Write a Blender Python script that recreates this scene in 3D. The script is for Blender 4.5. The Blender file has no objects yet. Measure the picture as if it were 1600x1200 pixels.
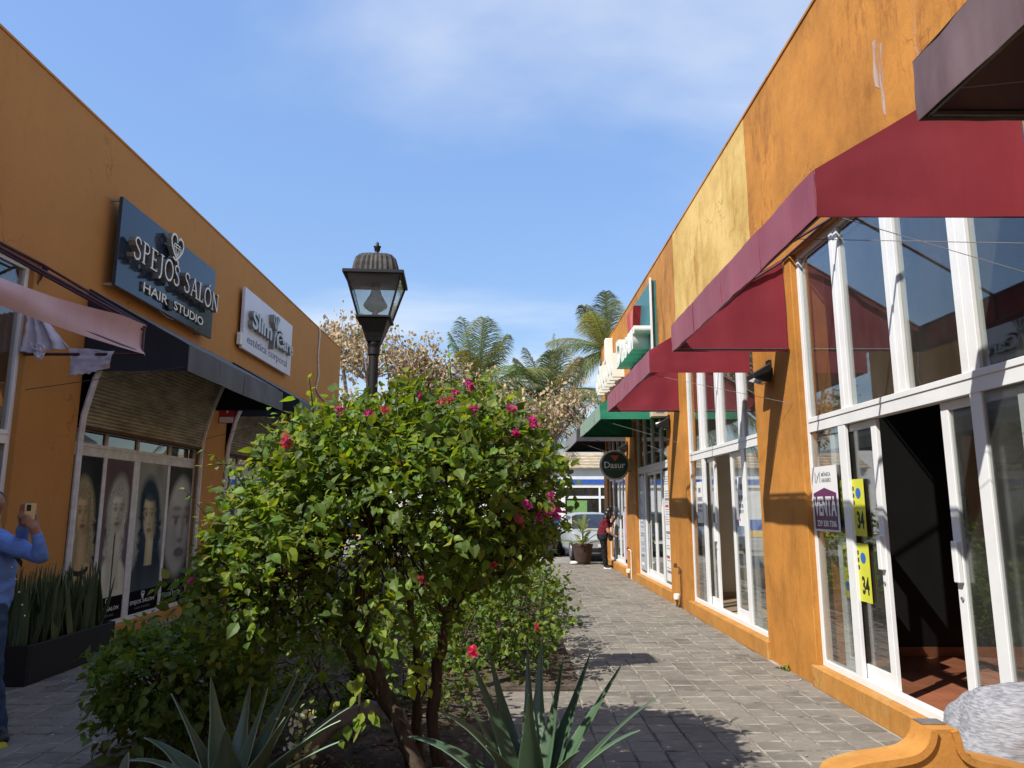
import bpy, bmesh, math, random
import numpy as np
from mathutils import Vector, Matrix, noise as mnoise
RAD = math.radians
random.seed(11)
scene = bpy.context.scene
COL = scene.collection

# ------------------------------------------------------------------ camera
EYE = 1.65
FPX, PITCH, YAW = 1125.0, math.atan(191 / 1125.0), math.atan(8 * 0.986 / 1125.0)
cam_data = bpy.data.cameras.new('camera')
cam_data.sensor_width = 36.0
cam_data.lens = FPX / 1600 * 36
cam_data.clip_start, cam_data.clip_end = 0.05, 3000
cam = bpy.data.objects.new('camera', cam_data)
cam.location = (0, 0, EYE)
cam.rotation_euler = (math.pi / 2 + PITCH, 0, -YAW)
COL.objects.link(cam)
scene.camera = cam

# ------------------------------------------------------------------ sky and sun
LIGHT = Vector((1, 0.84, -1.45)).normalized()
SUN_EL = math.asin(-LIGHT.z)
SUN_ROT = math.atan2(-LIGHT.x, -LIGHT.y)
SKY_STRENGTH, SUN_STRENGTH, EXPOSURE = 0.15, 3.3, 1.0
world = bpy.data.worlds.new('World')
scene.world = world
world.use_nodes = True
nt = world.node_tree
N, Lk = nt.nodes, nt.links
bg = N['Background']
bg.inputs[1].default_value = SKY_STRENGTH
sky = N.new('ShaderNodeTexSky')
sky.sky_type = 'NISHITA'
sky.sun_disc = False
sky.sun_elevation = SUN_EL
sky.sun_rotation = SUN_ROT % (2 * math.pi)
sky.air_density, sky.dust_density, sky.ozone_density = 1.2, 0.7, 2.5


def wmath(op, a, b=None):
    n = N.new('ShaderNodeMath'); n.operation = op
    for i, x in enumerate((a, b)):
        if x is None: continue
        if isinstance(x, (int, float)): n.inputs[i].default_value = x
        else: Lk.new(x, n.inputs[i])
    return n.outputs[0]


tc = N.new('ShaderNodeTexCoord')
sep = N.new('ShaderNodeSeparateXYZ')
Lk.new(tc.outputs['Generated'], sep.inputs[0])
zz = wmath('ADD', wmath('MAXIMUM', sep.outputs[2], 0.0), 0.12)
comb = N.new('ShaderNodeCombineXYZ')
Lk.new(wmath('DIVIDE', sep.outputs[0], zz), comb.inputs[0])
Lk.new(wmath('DIVIDE', sep.outputs[1], zz), comb.inputs[1])
mp = N.new('ShaderNodeMapping')
mp.inputs['Location'].default_value = (7.75, 3.62, 0)
mp.inputs['Rotation'].default_value = (0, 0, RAD(-28))
mp.inputs['Scale'].default_value = (0.55, 1.0, 1)
Lk.new(comb.outputs[0], mp.inputs[0])
cl = N.new('ShaderNodeTexNoise')
cl.inputs['Scale'].default_value = 0.7
cl.inputs['Detail'].default_value = 7
cl.inputs['Roughness'].default_value = 0.5
cl.inputs['Distortion'].default_value = 0.35
Lk.new(mp.outputs[0], cl.inputs['Vector'])
cr = N.new('ShaderNodeMapRange')
cr.inputs[1].default_value, cr.inputs[2].default_value = 0.43, 0.72
cr.inputs[3].default_value, cr.inputs[4].default_value = 0.0, 0.85
cr.interpolation_type = 'SMOOTHSTEP'
Lk.new(cl.outputs[0], cr.inputs[0])
mix = N.new('ShaderNodeMix'); mix.data_type = 'RGBA'
Lk.new(cr.outputs[0], mix.inputs[0])
bw = N.new('ShaderNodeRGBToBW'); Lk.new(sky.outputs[0], bw.inputs[0])
sky_flat = N.new('ShaderNodeVectorMath'); sky_flat.operation = 'SCALE'      # sky brightness compressed: softens the step from zenith to horizon
Lk.new(sky.outputs[0], sky_flat.inputs[0]); Lk.new(wmath('POWER', wmath('MAXIMUM', bw.outputs[0], 0.05), -0.50), sky_flat.inputs['Scale'])
tintn = N.new('ShaderNodeVectorMath'); tintn.operation = 'MULTIPLY'
Lk.new(sky_flat.outputs[0], tintn.inputs[0]); tintn.inputs[1].default_value = (0.99, 1.04, 1.15)
Lk.new(tintn.outputs[0], mix.inputs[6])
mix.inputs[7].default_value = (3.3, 3.45, 3.6, 1)
Lk.new(mix.outputs[2], bg.inputs[0])

sun_d = bpy.data.lights.new('sun', 'SUN')
sun_d.energy = SUN_STRENGTH
sun_d.angle = RAD(0.53)
sun_d.color = (1.0, 0.945, 0.86)
sun = bpy.data.objects.new('sun', sun_d)
sun.rotation_euler = LIGHT.to_track_quat('-Z', 'Y').to_euler()
sun.location = (-6, -6, 12)
COL.objects.link(sun)

vs = scene.view_settings
vs.view_transform, vs.look, vs.gamma, vs.exposure = 'Standard', 'None', 1.0, EXPOSURE
vs.use_curve_mapping = False
scene.render.engine = 'CYCLES'
scene.cycles.use_denoising = True
scene.cycles.max_bounces = 8
scene.cycles.transparent_max_bounces = 16
scene.cycles.caustics_reflective = False
scene.cycles.caustics_refractive = False


# ------------------------------------------------------------------ helpers
def at(px, py, Y):
    """photo pixel -> place in the world at distance Y down the passage"""
    u, v = px - 800, py - 600
    c, s = math.cos(PITCH), math.sin(PITCH)
    y, z, x = FPX * c + v * s, FPX * s - v * c, u
    cy, sy = math.cos(YAW), math.sin(YAW)
    rx, ry = x * cy + y * sy, -x * sy + y * cy
    t = Y / ry
    return Vector((rx * t, Y, EYE + z * t))


def tag(o, label=None, cat=None, group=None, kind=None):
    if label: o['label'] = label
    if cat: o['category'] = cat
    if group: o['group'] = group
    if kind: o['kind'] = kind
    return o


def empty(name, loc, label=None, cat=None, group=None, kind=None):
    o = bpy.data.objects.new(name, None)
    o.location = loc
    o.empty_display_size = 0.2
    COL.objects.link(o)
    return tag(o, label, cat, group, kind)


def put(name, me, parent=None, loc=None):
    o = bpy.data.objects.new(name, me)
    COL.objects.link(o)
    if parent is not None:
        o.parent = parent
        o.matrix_parent_inverse = Matrix.Translation(parent_world(parent)).inverted()
    if loc is not None: o.location = loc
    return o


def parent_world(o):
    return o.location.copy() if (o.type == 'EMPTY' and o.parent is None) else Vector((0, 0, 0))


class MB:
    """collects shapes (world coordinates) and links them as one mesh"""
    def __init__(s): s.v, s.f, s.m, s.c = [], [], [], []

    def add(s, vs, fs, m=0, col=None):
        k = len(s.v)
        s.v += [tuple(x) for x in vs]
        s.f += [tuple(i + k for i in f) for f in fs]
        s.m += [m] * len(fs)
        s.c += [col or (1, 1, 1)] * len(vs)
        return s

    def box(s, x0, x1, y0, y1, z0, z1, m=0, col=None):
        x0, x1 = min(x0, x1), max(x0, x1); y0, y1 = min(y0, y1), max(y0, y1); z0, z1 = min(z0, z1), max(z0, z1)
        return s.add([(x0, y0, z0), (x1, y0, z0), (x1, y1, z0), (x0, y1, z0), (x0, y0, z1), (x1, y0, z1), (x1, y1, z1), (x0, y1, z1)],
                     [(0, 3, 2, 1), (4, 5, 6, 7), (0, 1, 5, 4), (1, 2, 6, 5), (2, 3, 7, 6), (3, 0, 4, 7)], m, col)

    def tube(s, pts, rad, n=8, m=0, col=None, cap=True):
        pts = [Vector(p) for p in pts]
        if isinstance(rad, (int, float)): rad = [rad] * len(pts)
        rings = []
        ref = None
        for i, p in enumerate(pts):
            d = (pts[min(i + 1, len(pts) - 1)] - pts[max(i - 1, 0)])
            if d.length < 1e-9: d = Vector((0, 0, 1))
            d.normalize()
            if ref is None:
                ref = Vector((0, 0, 1)) if abs(d.z) < 0.9 else Vector((1, 0, 0))
            a = d.cross(ref)
            if a.length < 1e-6: a = d.orthogonal()
            a.normalize(); b = d.cross(a).normalized(); ref = a.cross(d)
            rings.append([p + (a * math.cos(2 * math.pi * k / n) + b * math.sin(2 * math.pi * k / n)) * rad[i] for k in range(n)])
        vs = [q for r in rings for q in r]
        fs = [(i * n + k, i * n + (k + 1) % n, (i + 1) * n + (k + 1) % n, (i + 1) * n + k) for i in range(len(pts) - 1) for k in range(n)]
        if cap: fs += [tuple(range(n - 1, -1, -1)), tuple((len(pts) - 1) * n + k for k in range(n))]
        return s.add(vs, fs, m, col)

    def lathe(s, prof, c, n=24, m=0, axis='z', col=None):
        c = Vector(c); vs = []
        for r, h in prof:
            for k in range(n):
                a = 2 * math.pi * k / n
                q = {'z': (r * math.cos(a), r * math.sin(a), h), 'y': (r * math.cos(a), h, r * math.sin(a)), 'x': (h, r * math.cos(a), r * math.sin(a))}[axis]
                vs.append(c + Vector(q))
        fs = [(i * n + k, i * n + (k + 1) % n, (i + 1) * n + (k + 1) % n, (i + 1) * n + k) for i in range(len(prof) - 1) for k in range(n)]
        fs += [tuple(range(n - 1, -1, -1)), tuple((len(prof) - 1) * n + k for k in range(n))]
        return s.add(vs, fs, m, col)

    def prism(s, poly, o, ux, uy, depth, m=0, col=None):
        """2-D outline in the plane (o, ux, uy), thickened along ux x uy"""
        o, ux, uy = Vector(o), Vector(ux), Vector(uy)
        nrm = ux.cross(uy).normalized() * depth
        a = [o + ux * x + uy * y for x, y in poly]
        n = len(a)
        return s.add(a + [p + nrm for p in a], [tuple(range(n - 1, -1, -1)), tuple(range(n, 2 * n))] + [(k, (k + 1) % n, n + (k + 1) % n, n + k) for k in range(n)], m, col)

    def sphere(s, c, r, n=12, m=0, sc=(1, 1, 1), col=None):
        c = Vector(c); vs = [c + Vector((0, 0, -r * sc[2]))]; h = n // 2
        for i in range(1, h):
            t = -math.pi / 2 + math.pi * i / h
            for k in range(n):
                a = 2 * math.pi * k / n
                vs.append(c + Vector((r * sc[0] * math.cos(t) * math.cos(a), r * sc[1] * math.cos(t) * math.sin(a), r * sc[2] * math.sin(t))))
        vs.append(c + Vector((0, 0, r * sc[2])))
        L = len(vs) - 1
        fs = [(0, 1 + (k + 1) % n, 1 + k) for k in range(n)]
        for i in range(h - 2):
            for k in range(n):
                p = 1 + i * n
                fs.append((p + k, p + (k + 1) % n, p + n + (k + 1) % n, p + n + k))
        p = 1 + (h - 2) * n
        fs += [(p + k, p + (k + 1) % n, L) for k in range(n)]
        return s.add(vs, fs, m, col)

    def grid(s, fn, nu, nv, m=0, col=None):
        vs = [fn(i / nu, j / nv) for j in range(nv + 1) for i in range(nu + 1)]
        fs = [(j * (nu + 1) + i, j * (nu + 1) + i + 1, (j + 1) * (nu + 1) + i + 1, (j + 1) * (nu + 1) + i) for j in range(nv) for i in range(nu)]
        return s.add(vs, fs, m, col)

    def mesh(s, name, mats, smooth=False, bevel=0, tint=False):
        me = bpy.data.meshes.new(name)
        me.from_pydata(s.v, [], s.f)
        if not isinstance(mats, (list, tuple)): mats = [mats]
        for m in mats: me.materials.append(m)
        me.polygons.foreach_set('material_index', s.m)
        if tint:
            at_ = me.color_attributes.new('tint', 'FLOAT_COLOR', 'POINT')
            at_.data.foreach_set('color', [x for c in s.c for x in (c[0], c[1], c[2], 1.0)])
        if bevel:
            bm = bmesh.new(); bm.from_mesh(me)
            es = [e for e in bm.edges if len(e.link_faces) == 2 and e.calc_face_angle(0) > 0.5]
            bmesh.ops.bevel(bm, geom=es, offset=bevel, segments=1, affect='EDGES', clamp_overlap=True)
            bm.to_mesh(me); bm.free()
        if smooth: me.polygons.foreach_set('use_smooth', [True] * len(me.polygons))
        me.update()
        return me

    def build(s, name, mats, parent=None, smooth=False, bevel=0, tint=False, **kw):
        o = put(name, s.mesh(name, mats, smooth, bevel, tint), parent)
        return tag(o, **kw) if kw else o


def thick(o, t, off=0):
    m = o.modifiers.new('solid', 'SOLIDIFY'); m.thickness = t; m.offset = off
    e = o.modifiers.new('edges', 'EDGE_SPLIT'); e.split_angle = RAD(50)
    return o


# ------------------------------------------------------------------ materials
class Mat:
    def __init__(s, name):
        s.m = bpy.data.materials.new(name); s.m.use_nodes = True
        s.t = s.m.node_tree; s.n = s.t.nodes; s.l = s.t.links
        s.b = s.n['Principled BSDF']; s.out = s.n['Material Output']
        s.geo = None

    def pos(s, scale=(1, 1, 1)):
        if s.geo is None: s.geo = s.n.new('ShaderNodeNewGeometry')
        mpn = s.n.new('ShaderNodeMapping'); mpn.inputs['Scale'].default_value = scale
        s.l.new(s.geo.outputs['Position'], mpn.inputs[0])
        return mpn.outputs[0]

    def noise(s, scale, detail=4, rough=0.55, stretch=(1, 1, 1), dist=0.0):
        n = s.n.new('ShaderNodeTexNoise')
        n.inputs['Scale'].default_value, n.inputs['Detail'].default_value, n.inputs['Roughness'].default_value = scale, detail, rough
        n.inputs['Distortion'].default_value = dist
        s.l.new(s.pos(stretch), n.inputs['Vector'])
        return n.outputs[0]

    def rng(s, x, a, b, c=0.0, d=1.0):
        n = s.n.new('ShaderNodeMapRange')
        n.inputs[1].default_value, n.inputs[2].default_value, n.inputs[3].default_value, n.inputs[4].default_value = a, b, c, d
        s.l.new(x, n.inputs[0])
        return n.outputs[0]

    def mixc(s, f, a, b, mode='MIX'):
        n = s.n.new('ShaderNodeMix'); n.data_type = 'RGBA'; n.blend_type = mode
        for i, x in ((0, f), (6, a), (7, b)):
            if isinstance(x, (int, float)): n.inputs[i].default_value = x
            elif isinstance(x, tuple): n.inputs[i].default_value = (*x[:3], 1)
            else: s.l.new(x, n.inputs[i])
        return n.outputs[2]

    def math(s, op, a, b):
        n = s.n.new('ShaderNodeMath'); n.operation = op
        for i, x in enumerate((a, b)):
            if isinstance(x, (int, float)): n.inputs[i].default_value = x
            else: s.l.new(x, n.inputs[i])
        return n.outputs[0]

    def color(s, x):
        if isinstance(x, tuple): s.b.inputs['Base Color'].default_value = (*x[:3], 1)
        else: s.l.new(x, s.b.inputs['Base Color'])
        return s

    def bump(s, h, strength=0.3, dist=0.01):
        n = s.n.new('ShaderNodeBump'); n.inputs['Strength'].default_value = strength; n.inputs['Distance'].default_value = dist
        s.l.new(h, n.inputs['Height']); s.l.new(n.outputs[0], s.b.inputs['Normal'])
        return s

    def set(s, rough=0.6, spec=0.5, metal=0.0):
        s.b.inputs['Roughness'].default_value = rough
        s.b.inputs['Specular IOR Level'].default_value = spec
        s.b.inputs['Metallic'].default_value = metal
        return s


def simple(name, c, rough=0.6, spec=0.4, metal=0.0, var=0.18, scale=6.0, bump=0.0, stretch=(1, 1, 1)):
    m = Mat(name).set(rough, spec, metal)
    nz = m.noise(scale, 5, 0.6, stretch)
    dark = tuple(x * (1 - var) for x in c); lite = tuple(min(1, x * (1 + var)) for x in c)
    m.color(m.mixc(m.rng(nz, 0.3, 0.7), dark, lite))
    if bump: m.bump(m.noise(scale * 6, 3), bump, 0.004)
    return m.m


def plaster(name, c, stain, drip=0.5, blotch=0.5, lite=None, calm=False):
    """painted render: cloudy repaint patches, rain streaks running down, fine trowel relief"""
    m = Mat(name).set(0.75, 0.25)
    lite = lite or tuple(min(1, x * 1.22) for x in c)
    a = m.mixc(m.rng(m.noise(0.8, 8, 0.7), 0.3 if calm else 0.38, 0.75 if calm else 0.62), tuple(x * (0.92 if calm else 0.80) for x in c), tuple(x * 1.06 for x in c) if calm else lite)
    st = m.rng(m.noise(4.2, 9, 0.78, (1, 1, 0.26), 0.12), 0.50, 0.64)
    st2 = m.math('MULTIPLY', st, m.rng(m.noise(0.55, 4), 0.40, 0.56))
    a = m.mixc(m.math('MULTIPLY', st2, drip), a, stain)
    sp = m.rng(m.noise(6.5, 9, 0.8, (1, 1, 0.55), 0.3), 0.55, 0.68)
    a = m.mixc(m.math('MULTIPLY', sp, blotch), a, tuple(x * 0.6 for x in c))
    wp = m.n.new('ShaderNodeVectorMath'); wp.operation = 'MULTIPLY_ADD'       # hairline cracks
    nv = m.n.new('ShaderNodeTexNoise'); nv.inputs['Scale'].default_value = 2.4; nv.inputs['Detail'].default_value = 4
    m.l.new(m.pos(), nv.inputs['Vector']); m.l.new(nv.outputs['Color'], wp.inputs[0]); wp.inputs[1].default_value = (0.5, 0.5, 0.5); m.l.new(m.pos((1, 1, .55)), wp.inputs[2])
    vo = m.n.new('ShaderNodeTexVoronoi'); vo.feature = 'DISTANCE_TO_EDGE'; vo.inputs['Scale'].default_value = 0.75; m.l.new(wp.outputs[0], vo.inputs['Vector'])
    ck = m.math('MULTIPLY', m.rng(vo.outputs['Distance'], 0.0, 0.006, 1.0, 0.0), m.rng(m.noise(0.9, 3), 0.5, 0.56))
    a = m.mixc(m.math('MULTIPLY', ck, 0.55), a, tuple(x * 0.35 for x in c))
    fine = m.noise(60, 3, 0.6)
    a = m.mixc(0.12, a, fine, 'OVERLAY')
    m.color(a)
    m.bump(m.math('ADD', m.noise(14, 5, 0.65), m.math('MULTIPLY', fine, 0.4)), 0.28, 0.012)
    return m.m


def tinted(name, rough=0.5, trans=0.0, tcol=(1, 1, 1), spec=0.35, vary=0.0):
    """colour comes with the mesh (leaf by leaf, print dot by print dot)"""
    m = Mat(name).set(rough, spec)
    a = m.n.new('ShaderNodeAttribute'); a.attribute_name = 'tint'
    c = a.outputs['Color']
    if vary:
        oi = m.n.new('ShaderNodeObjectInfo')
        c = m.mixc(1.0, c, m.mixc(oi.outputs['Random'], (1 - vary,) * 3, (1 + vary,) * 3), 'MULTIPLY')
    m.color(c)
    if trans:
        tr = m.n.new('ShaderNodeBsdfTranslucent'); ms = m.n.new('ShaderNodeMixShader')
        m.l.new(m.mixc(1.0, c, tcol, 'MULTIPLY'), tr.inputs['Color'])
        ms.inputs[0].default_value = trans
        m.l.new(m.b.outputs[0], ms.inputs[1]); m.l.new(tr.outputs[0], ms.inputs[2]); m.l.new(ms.outputs[0], m.out.inputs[0])
    return m.m


def glass(name, tint=(0.86, 0.9, 0.88), refl=1.0, dust=0.03, ior=1.5):
    m = Mat(name)
    tr = m.n.new('ShaderNodeBsdfTransparent'); tr.inputs[0].default_value = (*tint, 1)
    gl = m.n.new('ShaderNodeBsdfGlossy'); gl.inputs['Roughness'].default_value = 0.015
    df = m.n.new('ShaderNodeBsdfDiffuse'); df.inputs[0].default_value = (0.55, 0.55, 0.5, 1)
    fr = m.n.new('ShaderNodeLayerWeight'); fr.inputs[0].default_value = 0.5
    f5 = m.math('ADD', m.math('MULTIPLY', m.math('POWER', fr.outputs['Facing'], 4.0), 0.95), 0.045)
    m1 = m.n.new('ShaderNodeMixShader'); m2 = m.n.new('ShaderNodeMixShader')
    m.l.new(m.rng(m.noise(2.2, 6, 0.7, (1, 1, 0.5)), 0.35, 0.75, dust * 0.4, dust * 1.8), m1.inputs[0])
    m.l.new(tr.outputs[0], m1.inputs[1]); m.l.new(df.outputs[0], m1.inputs[2])
    m.l.new(m.math('MINIMUM', m.math('MULTIPLY', f5, refl), 1.0), m2.inputs[0])
    m.l.new(m1.outputs[0], m2.inputs[1]); m.l.new(gl.outputs[0], m2.inputs[2]); m.l.new(m2.outputs[0], m.out.inputs[0])
    return m.m


M = {}
M['orange'] = plaster('orange_plaster', (0.47, 0.198, 0.036), (0.25, 0.09, 0.018), 0.95, 0.6)
M['orange_b'] = plaster('orange_plaster_far', (0.44, 0.195, 0.048), (0.20, 0.08, 0.02), 0.95, 0.7)
M['yellow'] = plaster('yellow_plaster', (0.62, 0.39, 0.10), (0.40, 0.21, 0.04), 0.9, 0.8, (0.72, 0.50, 0.18))
M['orange_left'] = plaster('orange_plaster_shade_side', (0.46, 0.215, 0.058), (0.34, 0.15, 0.04), 0.4, 0.14, calm=True)
M['orange_pillar'] = plaster('orange_plaster_pillar', (0.43, 0.185, 0.036), (0.29, 0.115, 0.022), 0.6, 0.35)
M['ledge'] = plaster('orange_plaster_ledge', (0.40, 0.185, 0.042), (0.48, 0.32, 0.12), 0.7, 0.6)
M['white_frame'] = simple('white_aluminium', (0.74, 0.75, 0.75), 0.35, 0.5, 0.0, 0.06, 3)
M['old_white'] = simple('old_white_paint', (0.58, 0.57, 0.54), 0.5, 0.4, 0.0, 0.2, 8)
M['glass'] = glass('window_glass', (0.93, 0.95, 0.94), 1.7, 0.03)
M['glass_dark'] = glass('tinted_glass', (0.28, 0.30, 0.30), 1.9, 0.03)
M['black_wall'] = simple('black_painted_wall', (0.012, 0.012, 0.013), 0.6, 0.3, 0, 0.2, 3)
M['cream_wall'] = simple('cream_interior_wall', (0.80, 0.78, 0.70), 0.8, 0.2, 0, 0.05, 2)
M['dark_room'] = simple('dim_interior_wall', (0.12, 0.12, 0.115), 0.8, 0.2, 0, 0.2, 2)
M['terracotta'] = simple('terracotta_tile', (0.31, 0.115, 0.062), 0.35, 0.5, 0, 0.22, 4)
M['tan_tile'] = simple('tan_floor_tile', (0.50, 0.37, 0.25), 0.35, 0.5, 0, 0.12, 3)
M['grout'] = simple('pale_grout', (0.45, 0.38, 0.30), 0.8, 0.2)
M['ceiling'] = simple('ceiling_paint', (0.78, 0.78, 0.76), 0.9, 0.1, 0, 0.05)
M['roof'] = simple('flat_roof', (0.3, 0.28, 0.26), 0.9, 0.1)


def canvas(name, c, fade, rough=0.7):
    m = Mat(name).set(rough, 0.25)
    a = m.mixc(m.rng(m.noise(2.5, 5, 0.6, (1, 1, 0.2), 0.3), 0.35, 0.75), c, fade)
    m.color(a)
    m.b.inputs['Sheen Weight'].default_value = 0.1
    m.bump(m.math('ADD', m.noise(5, 3), m.math('MULTIPLY', m.noise(240, 2), 0.2)), 0.22, 0.012)
    return m.m


M['red_front'] = canvas('skylit_maroon_canvas', (0.20, 0.038, 0.070), (0.29, 0.07, 0.11))  # paler and pinker than the end panels: grazing sky light put into the colour
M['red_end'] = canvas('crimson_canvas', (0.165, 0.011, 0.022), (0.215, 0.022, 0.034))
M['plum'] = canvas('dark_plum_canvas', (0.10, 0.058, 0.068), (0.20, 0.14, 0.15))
M['green_front'] = canvas('pale_green_canvas', (0.16, 0.27, 0.19), (0.22, 0.33, 0.25))  # valance colour, paler than the end panels
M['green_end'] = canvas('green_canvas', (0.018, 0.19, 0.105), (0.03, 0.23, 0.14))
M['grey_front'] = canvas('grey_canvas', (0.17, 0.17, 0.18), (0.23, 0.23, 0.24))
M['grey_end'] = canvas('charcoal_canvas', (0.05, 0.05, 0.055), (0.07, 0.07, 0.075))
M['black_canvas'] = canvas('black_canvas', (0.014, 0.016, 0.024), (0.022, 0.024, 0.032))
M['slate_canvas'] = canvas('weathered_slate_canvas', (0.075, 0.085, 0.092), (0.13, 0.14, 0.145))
M['pink_canvas'] = canvas('sun_bleached_pink_canvas', (0.50, 0.32, 0.34), (0.58, 0.43, 0.44))
M['lilac_canvas'] = canvas('bleached_lilac_canvas', (0.50, 0.45, 0.53), (0.62, 0.58, 0.66))
M['purple_canvas'] = canvas('purple_canvas', (0.085, 0.035, 0.075), (0.14, 0.07, 0.12))
M['maroon_metal'] = simple('maroon_tube', (0.055, 0.018, 0.028), 0.5, 0.5, 0, 0.3, 20)
M['dark_metal'] = simple('black_tube', (0.02, 0.02, 0.022), 0.45, 0.5, 0, 0.3, 20)
M['steel'] = simple('galvanised_steel', (0.45, 0.45, 0.45), 0.4, 0.5, 0.8, 0.15, 15)
M['rust'] = simple('rusty_iron', (0.10, 0.05, 0.03), 0.8, 0.3, 0, 0.4, 20)
M['wire'] = simple('thin_wire', (0.16, 0.15, 0.145), 0.5, 0.5, 0, 0.1)
M['black_paint'] = simple('black_lamp_paint', (0.009, 0.009, 0.010), 0.5, 0.45, 0, 0.35, 18, 0.15)
M['navy_panel'] = Mat('navy_sign_panel').set(0.12, 0.5).color((0.028, 0.04, 0.062)).m
M['white_panel'] = simple('white_sign_panel', (0.62, 0.63, 0.70), 0.35, 0.4, 0, 0.04, 2)
M['letter_white'] = simple('cream_letter_face', (0.78, 0.77, 0.68), 0.4, 0.4, 0, 0.04)
M['letter_side'] = simple('dark_letter_return', (0.24, 0.235, 0.215), 0.3, 0.5, 0.3, 0.2, 15)
M['letter_grey'] = simple('grey_letter', (0.46, 0.48, 0.50), 0.35, 0.5, 0.2, 0.1)
M['print_violet'] = simple('violet_ink', (0.22, 0.22, 0.34), 0.5)
M['print_black'] = simple('black_ink', (0.012, 0.012, 0.012), 0.5, 0.3, 0, 0.05)
M['print_white'] = simple('white_ink', (0.78, 0.78, 0.78), 0.5, 0.3, 0, 0.03)
M['print_grey'] = simple('grey_ink', (0.2, 0.2, 0.21), 0.5, 0.3, 0, 0.03)
M['print_purple'] = simple('plum_ink', (0.11, 0.018, 0.085), 0.4, 0.4, 0, 0.05)
M['print_blue'] = simple('blue_ink', (0.02, 0.12, 0.42), 0.4, 0.4, 0, 0.05)
M['paper'] = simple('white_card', (0.72, 0.72, 0.72), 0.5, 0.3, 0, 0.04)
M['yellow_card'] = simple('fluorescent_yellow_card', (0.58, 0.58, 0.05), 0.5, 0.3, 0, 0.04)
M['red_print'] = simple('red_plastic', (0.45, 0.02, 0.03), 0.4, 0.4)
M['orange_print'] = simple('orange_plastic', (0.62, 0.13, 0.03), 0.4, 0.4)
M['teal_panel'] = simple('teal_sign_panel', (0.045, 0.17, 0.18), 0.4, 0.4, 0, 0.12)
M['green_disc'] = simple('dark_green_sign_face', (0.008, 0.05, 0.032), 0.3, 0.5)
M['white_plastic'] = simple('white_plastic', (0.74, 0.74, 0.70), 0.4, 0.4, 0, 0.08)
M['beige_plastic'] = simple('beige_plastic', (0.52, 0.46, 0.34), 0.5, 0.4, 0, 0.08)
M['shutter'] = simple('dusty_beige_slats', (0.32, 0.29, 0.225), 0.6, 0.3, 0.1, 0.4, 2.5, 0.15, (1, 1, 3))
M['print'] = tinted('poster_print', 0.7, spec=0.0)
M['leaf'] = tinted('leaf', 0.5, 0.45, (2.0, 1.75, 0.5), 0.35, 0.2)
M['agave'] = tinted('agave_leaf', 0.38, 0.0, spec=0.5)
M['petal'] = tinted('bract', 0.6, 0.45, (1.3, 0.9, 1.0), 0.2)
M['dry'] = tinted('dry_leaf', 0.8, 0.25, (1.2, 1.0, 0.8), 0.15)
M['bark'] = simple('brown_bark', (0.062, 0.045, 0.032), 0.9, 0.2, 0, 0.5, 22, 0.9, (1, 1, 0.3))
M['grey_bark'] = simple('grey_bark', (0.25, 0.215, 0.18), 0.9, 0.2, 0, 0.35, 14, 0.5, (1, 1, 0.4))
M['soil'] = simple('dry_soil', (0.085, 0.068, 0.052), 0.95, 0.1, 0, 0.5, 9, 0.9)

# ------------------------------------------------------------------ ground
RX, LX, TOP = 2.91, -5.07, 6.37          # faces of the two rows of shops, parapet height
FRX, FLX = 2.97, -5.13                   # planes of their window frames
Y_END = 21.75

m = Mat('asphalt').set(0.9, 0.2)
m.color(m.mixc(m.rng(m.noise(0.6, 6), 0.3, 0.7), (0.20, 0.19, 0.175), (0.30, 0.285, 0.26))); m.bump(m.noise(80, 3), 0.4, 0.01)
M['asphalt'] = m.m
m = Mat('joint_sand').set(0.95, 0.1)
m.color(m.mixc(m.rng(m.noise(1.3, 6), 0.35, 0.65), (0.07, 0.062, 0.05), (0.40, 0.35, 0.28)))
M['sand'] = m.m


def paver_mat():
    m = Mat('concrete_paver').set(0.85, 0.25)
    oi = m.n.new('ShaderNodeObjectInfo')
    a = m.n.new('ShaderNodeAttribute'); a.attribute_name = 'tint'
    sp = m.n.new('ShaderNodeSeparateColor'); m.l.new(a.outputs['Color'], sp.inputs[0])
    rnd = m.math('FRACT', m.math('ADD', m.math('MULTIPLY', oi.outputs['Random'], sp.outputs[1]), sp.outputs[0]), 0.0)
    base = m.mixc(rnd, (0.105, 0.094, 0.080), (0.205, 0.182, 0.150))
    base = m.mixc(m.rng(m.noise(1.0, 5, 0.6), 0.38, 0.7), base, (0.215, 0.195, 0.165))
    base = m.mixc(m.math('MULTIPLY', m.rng(m.noise(9.0, 5, 0.65, (1, 1.8, 1)), 0.52, 0.74), 0.6), base, (0.32, 0.30, 0.265))
    base = m.mixc(m.math('MULTIPLY', m.rng(m.noise(2.1, 4, 0.6), 0.6, 0.72), 0.5), base, (0.07, 0.066, 0.06))
    m.color(base)
    m.bump(m.math('ADD', m.noise(30, 4), m.math('MULTIPLY', m.noise(150, 2), 0.5)), 0.35, 0.006)
    return m.m


M['paver'] = paver_mat()
MB().box(-400, 400, -200, 600, -0.5, -0.06).build('ground', M['asphalt'], kind='structure')
MB().box(-60, 60, 22.0, 46, -0.055, -0.03).build('road', M['asphalt'], kind='structure')
pavement = MB().box(LX - 0.02, RX + 0.04, -15, 22.0, -0.1, -0.014).build('pavement', M['sand'], kind='structure')
MB().box(-30, 30, 22.0, 22.15, -0.1, -0.004).build('kerb', M['asphalt'], kind='structure')

BEDS = [(-2.65, 0.40, 1.2, 4.80), (-2.65, -0.15, 4.80, 7.0), (-2.65, 0.62, 7.0, 19.6)]


def in_bed(x, y, g=0.0):
    return any(a - g < x < b + g and c - g < y < d + g for a, b, c, d in BEDS)


PW, PD, GAP = 0.222, 0.203, 0.012


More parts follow.
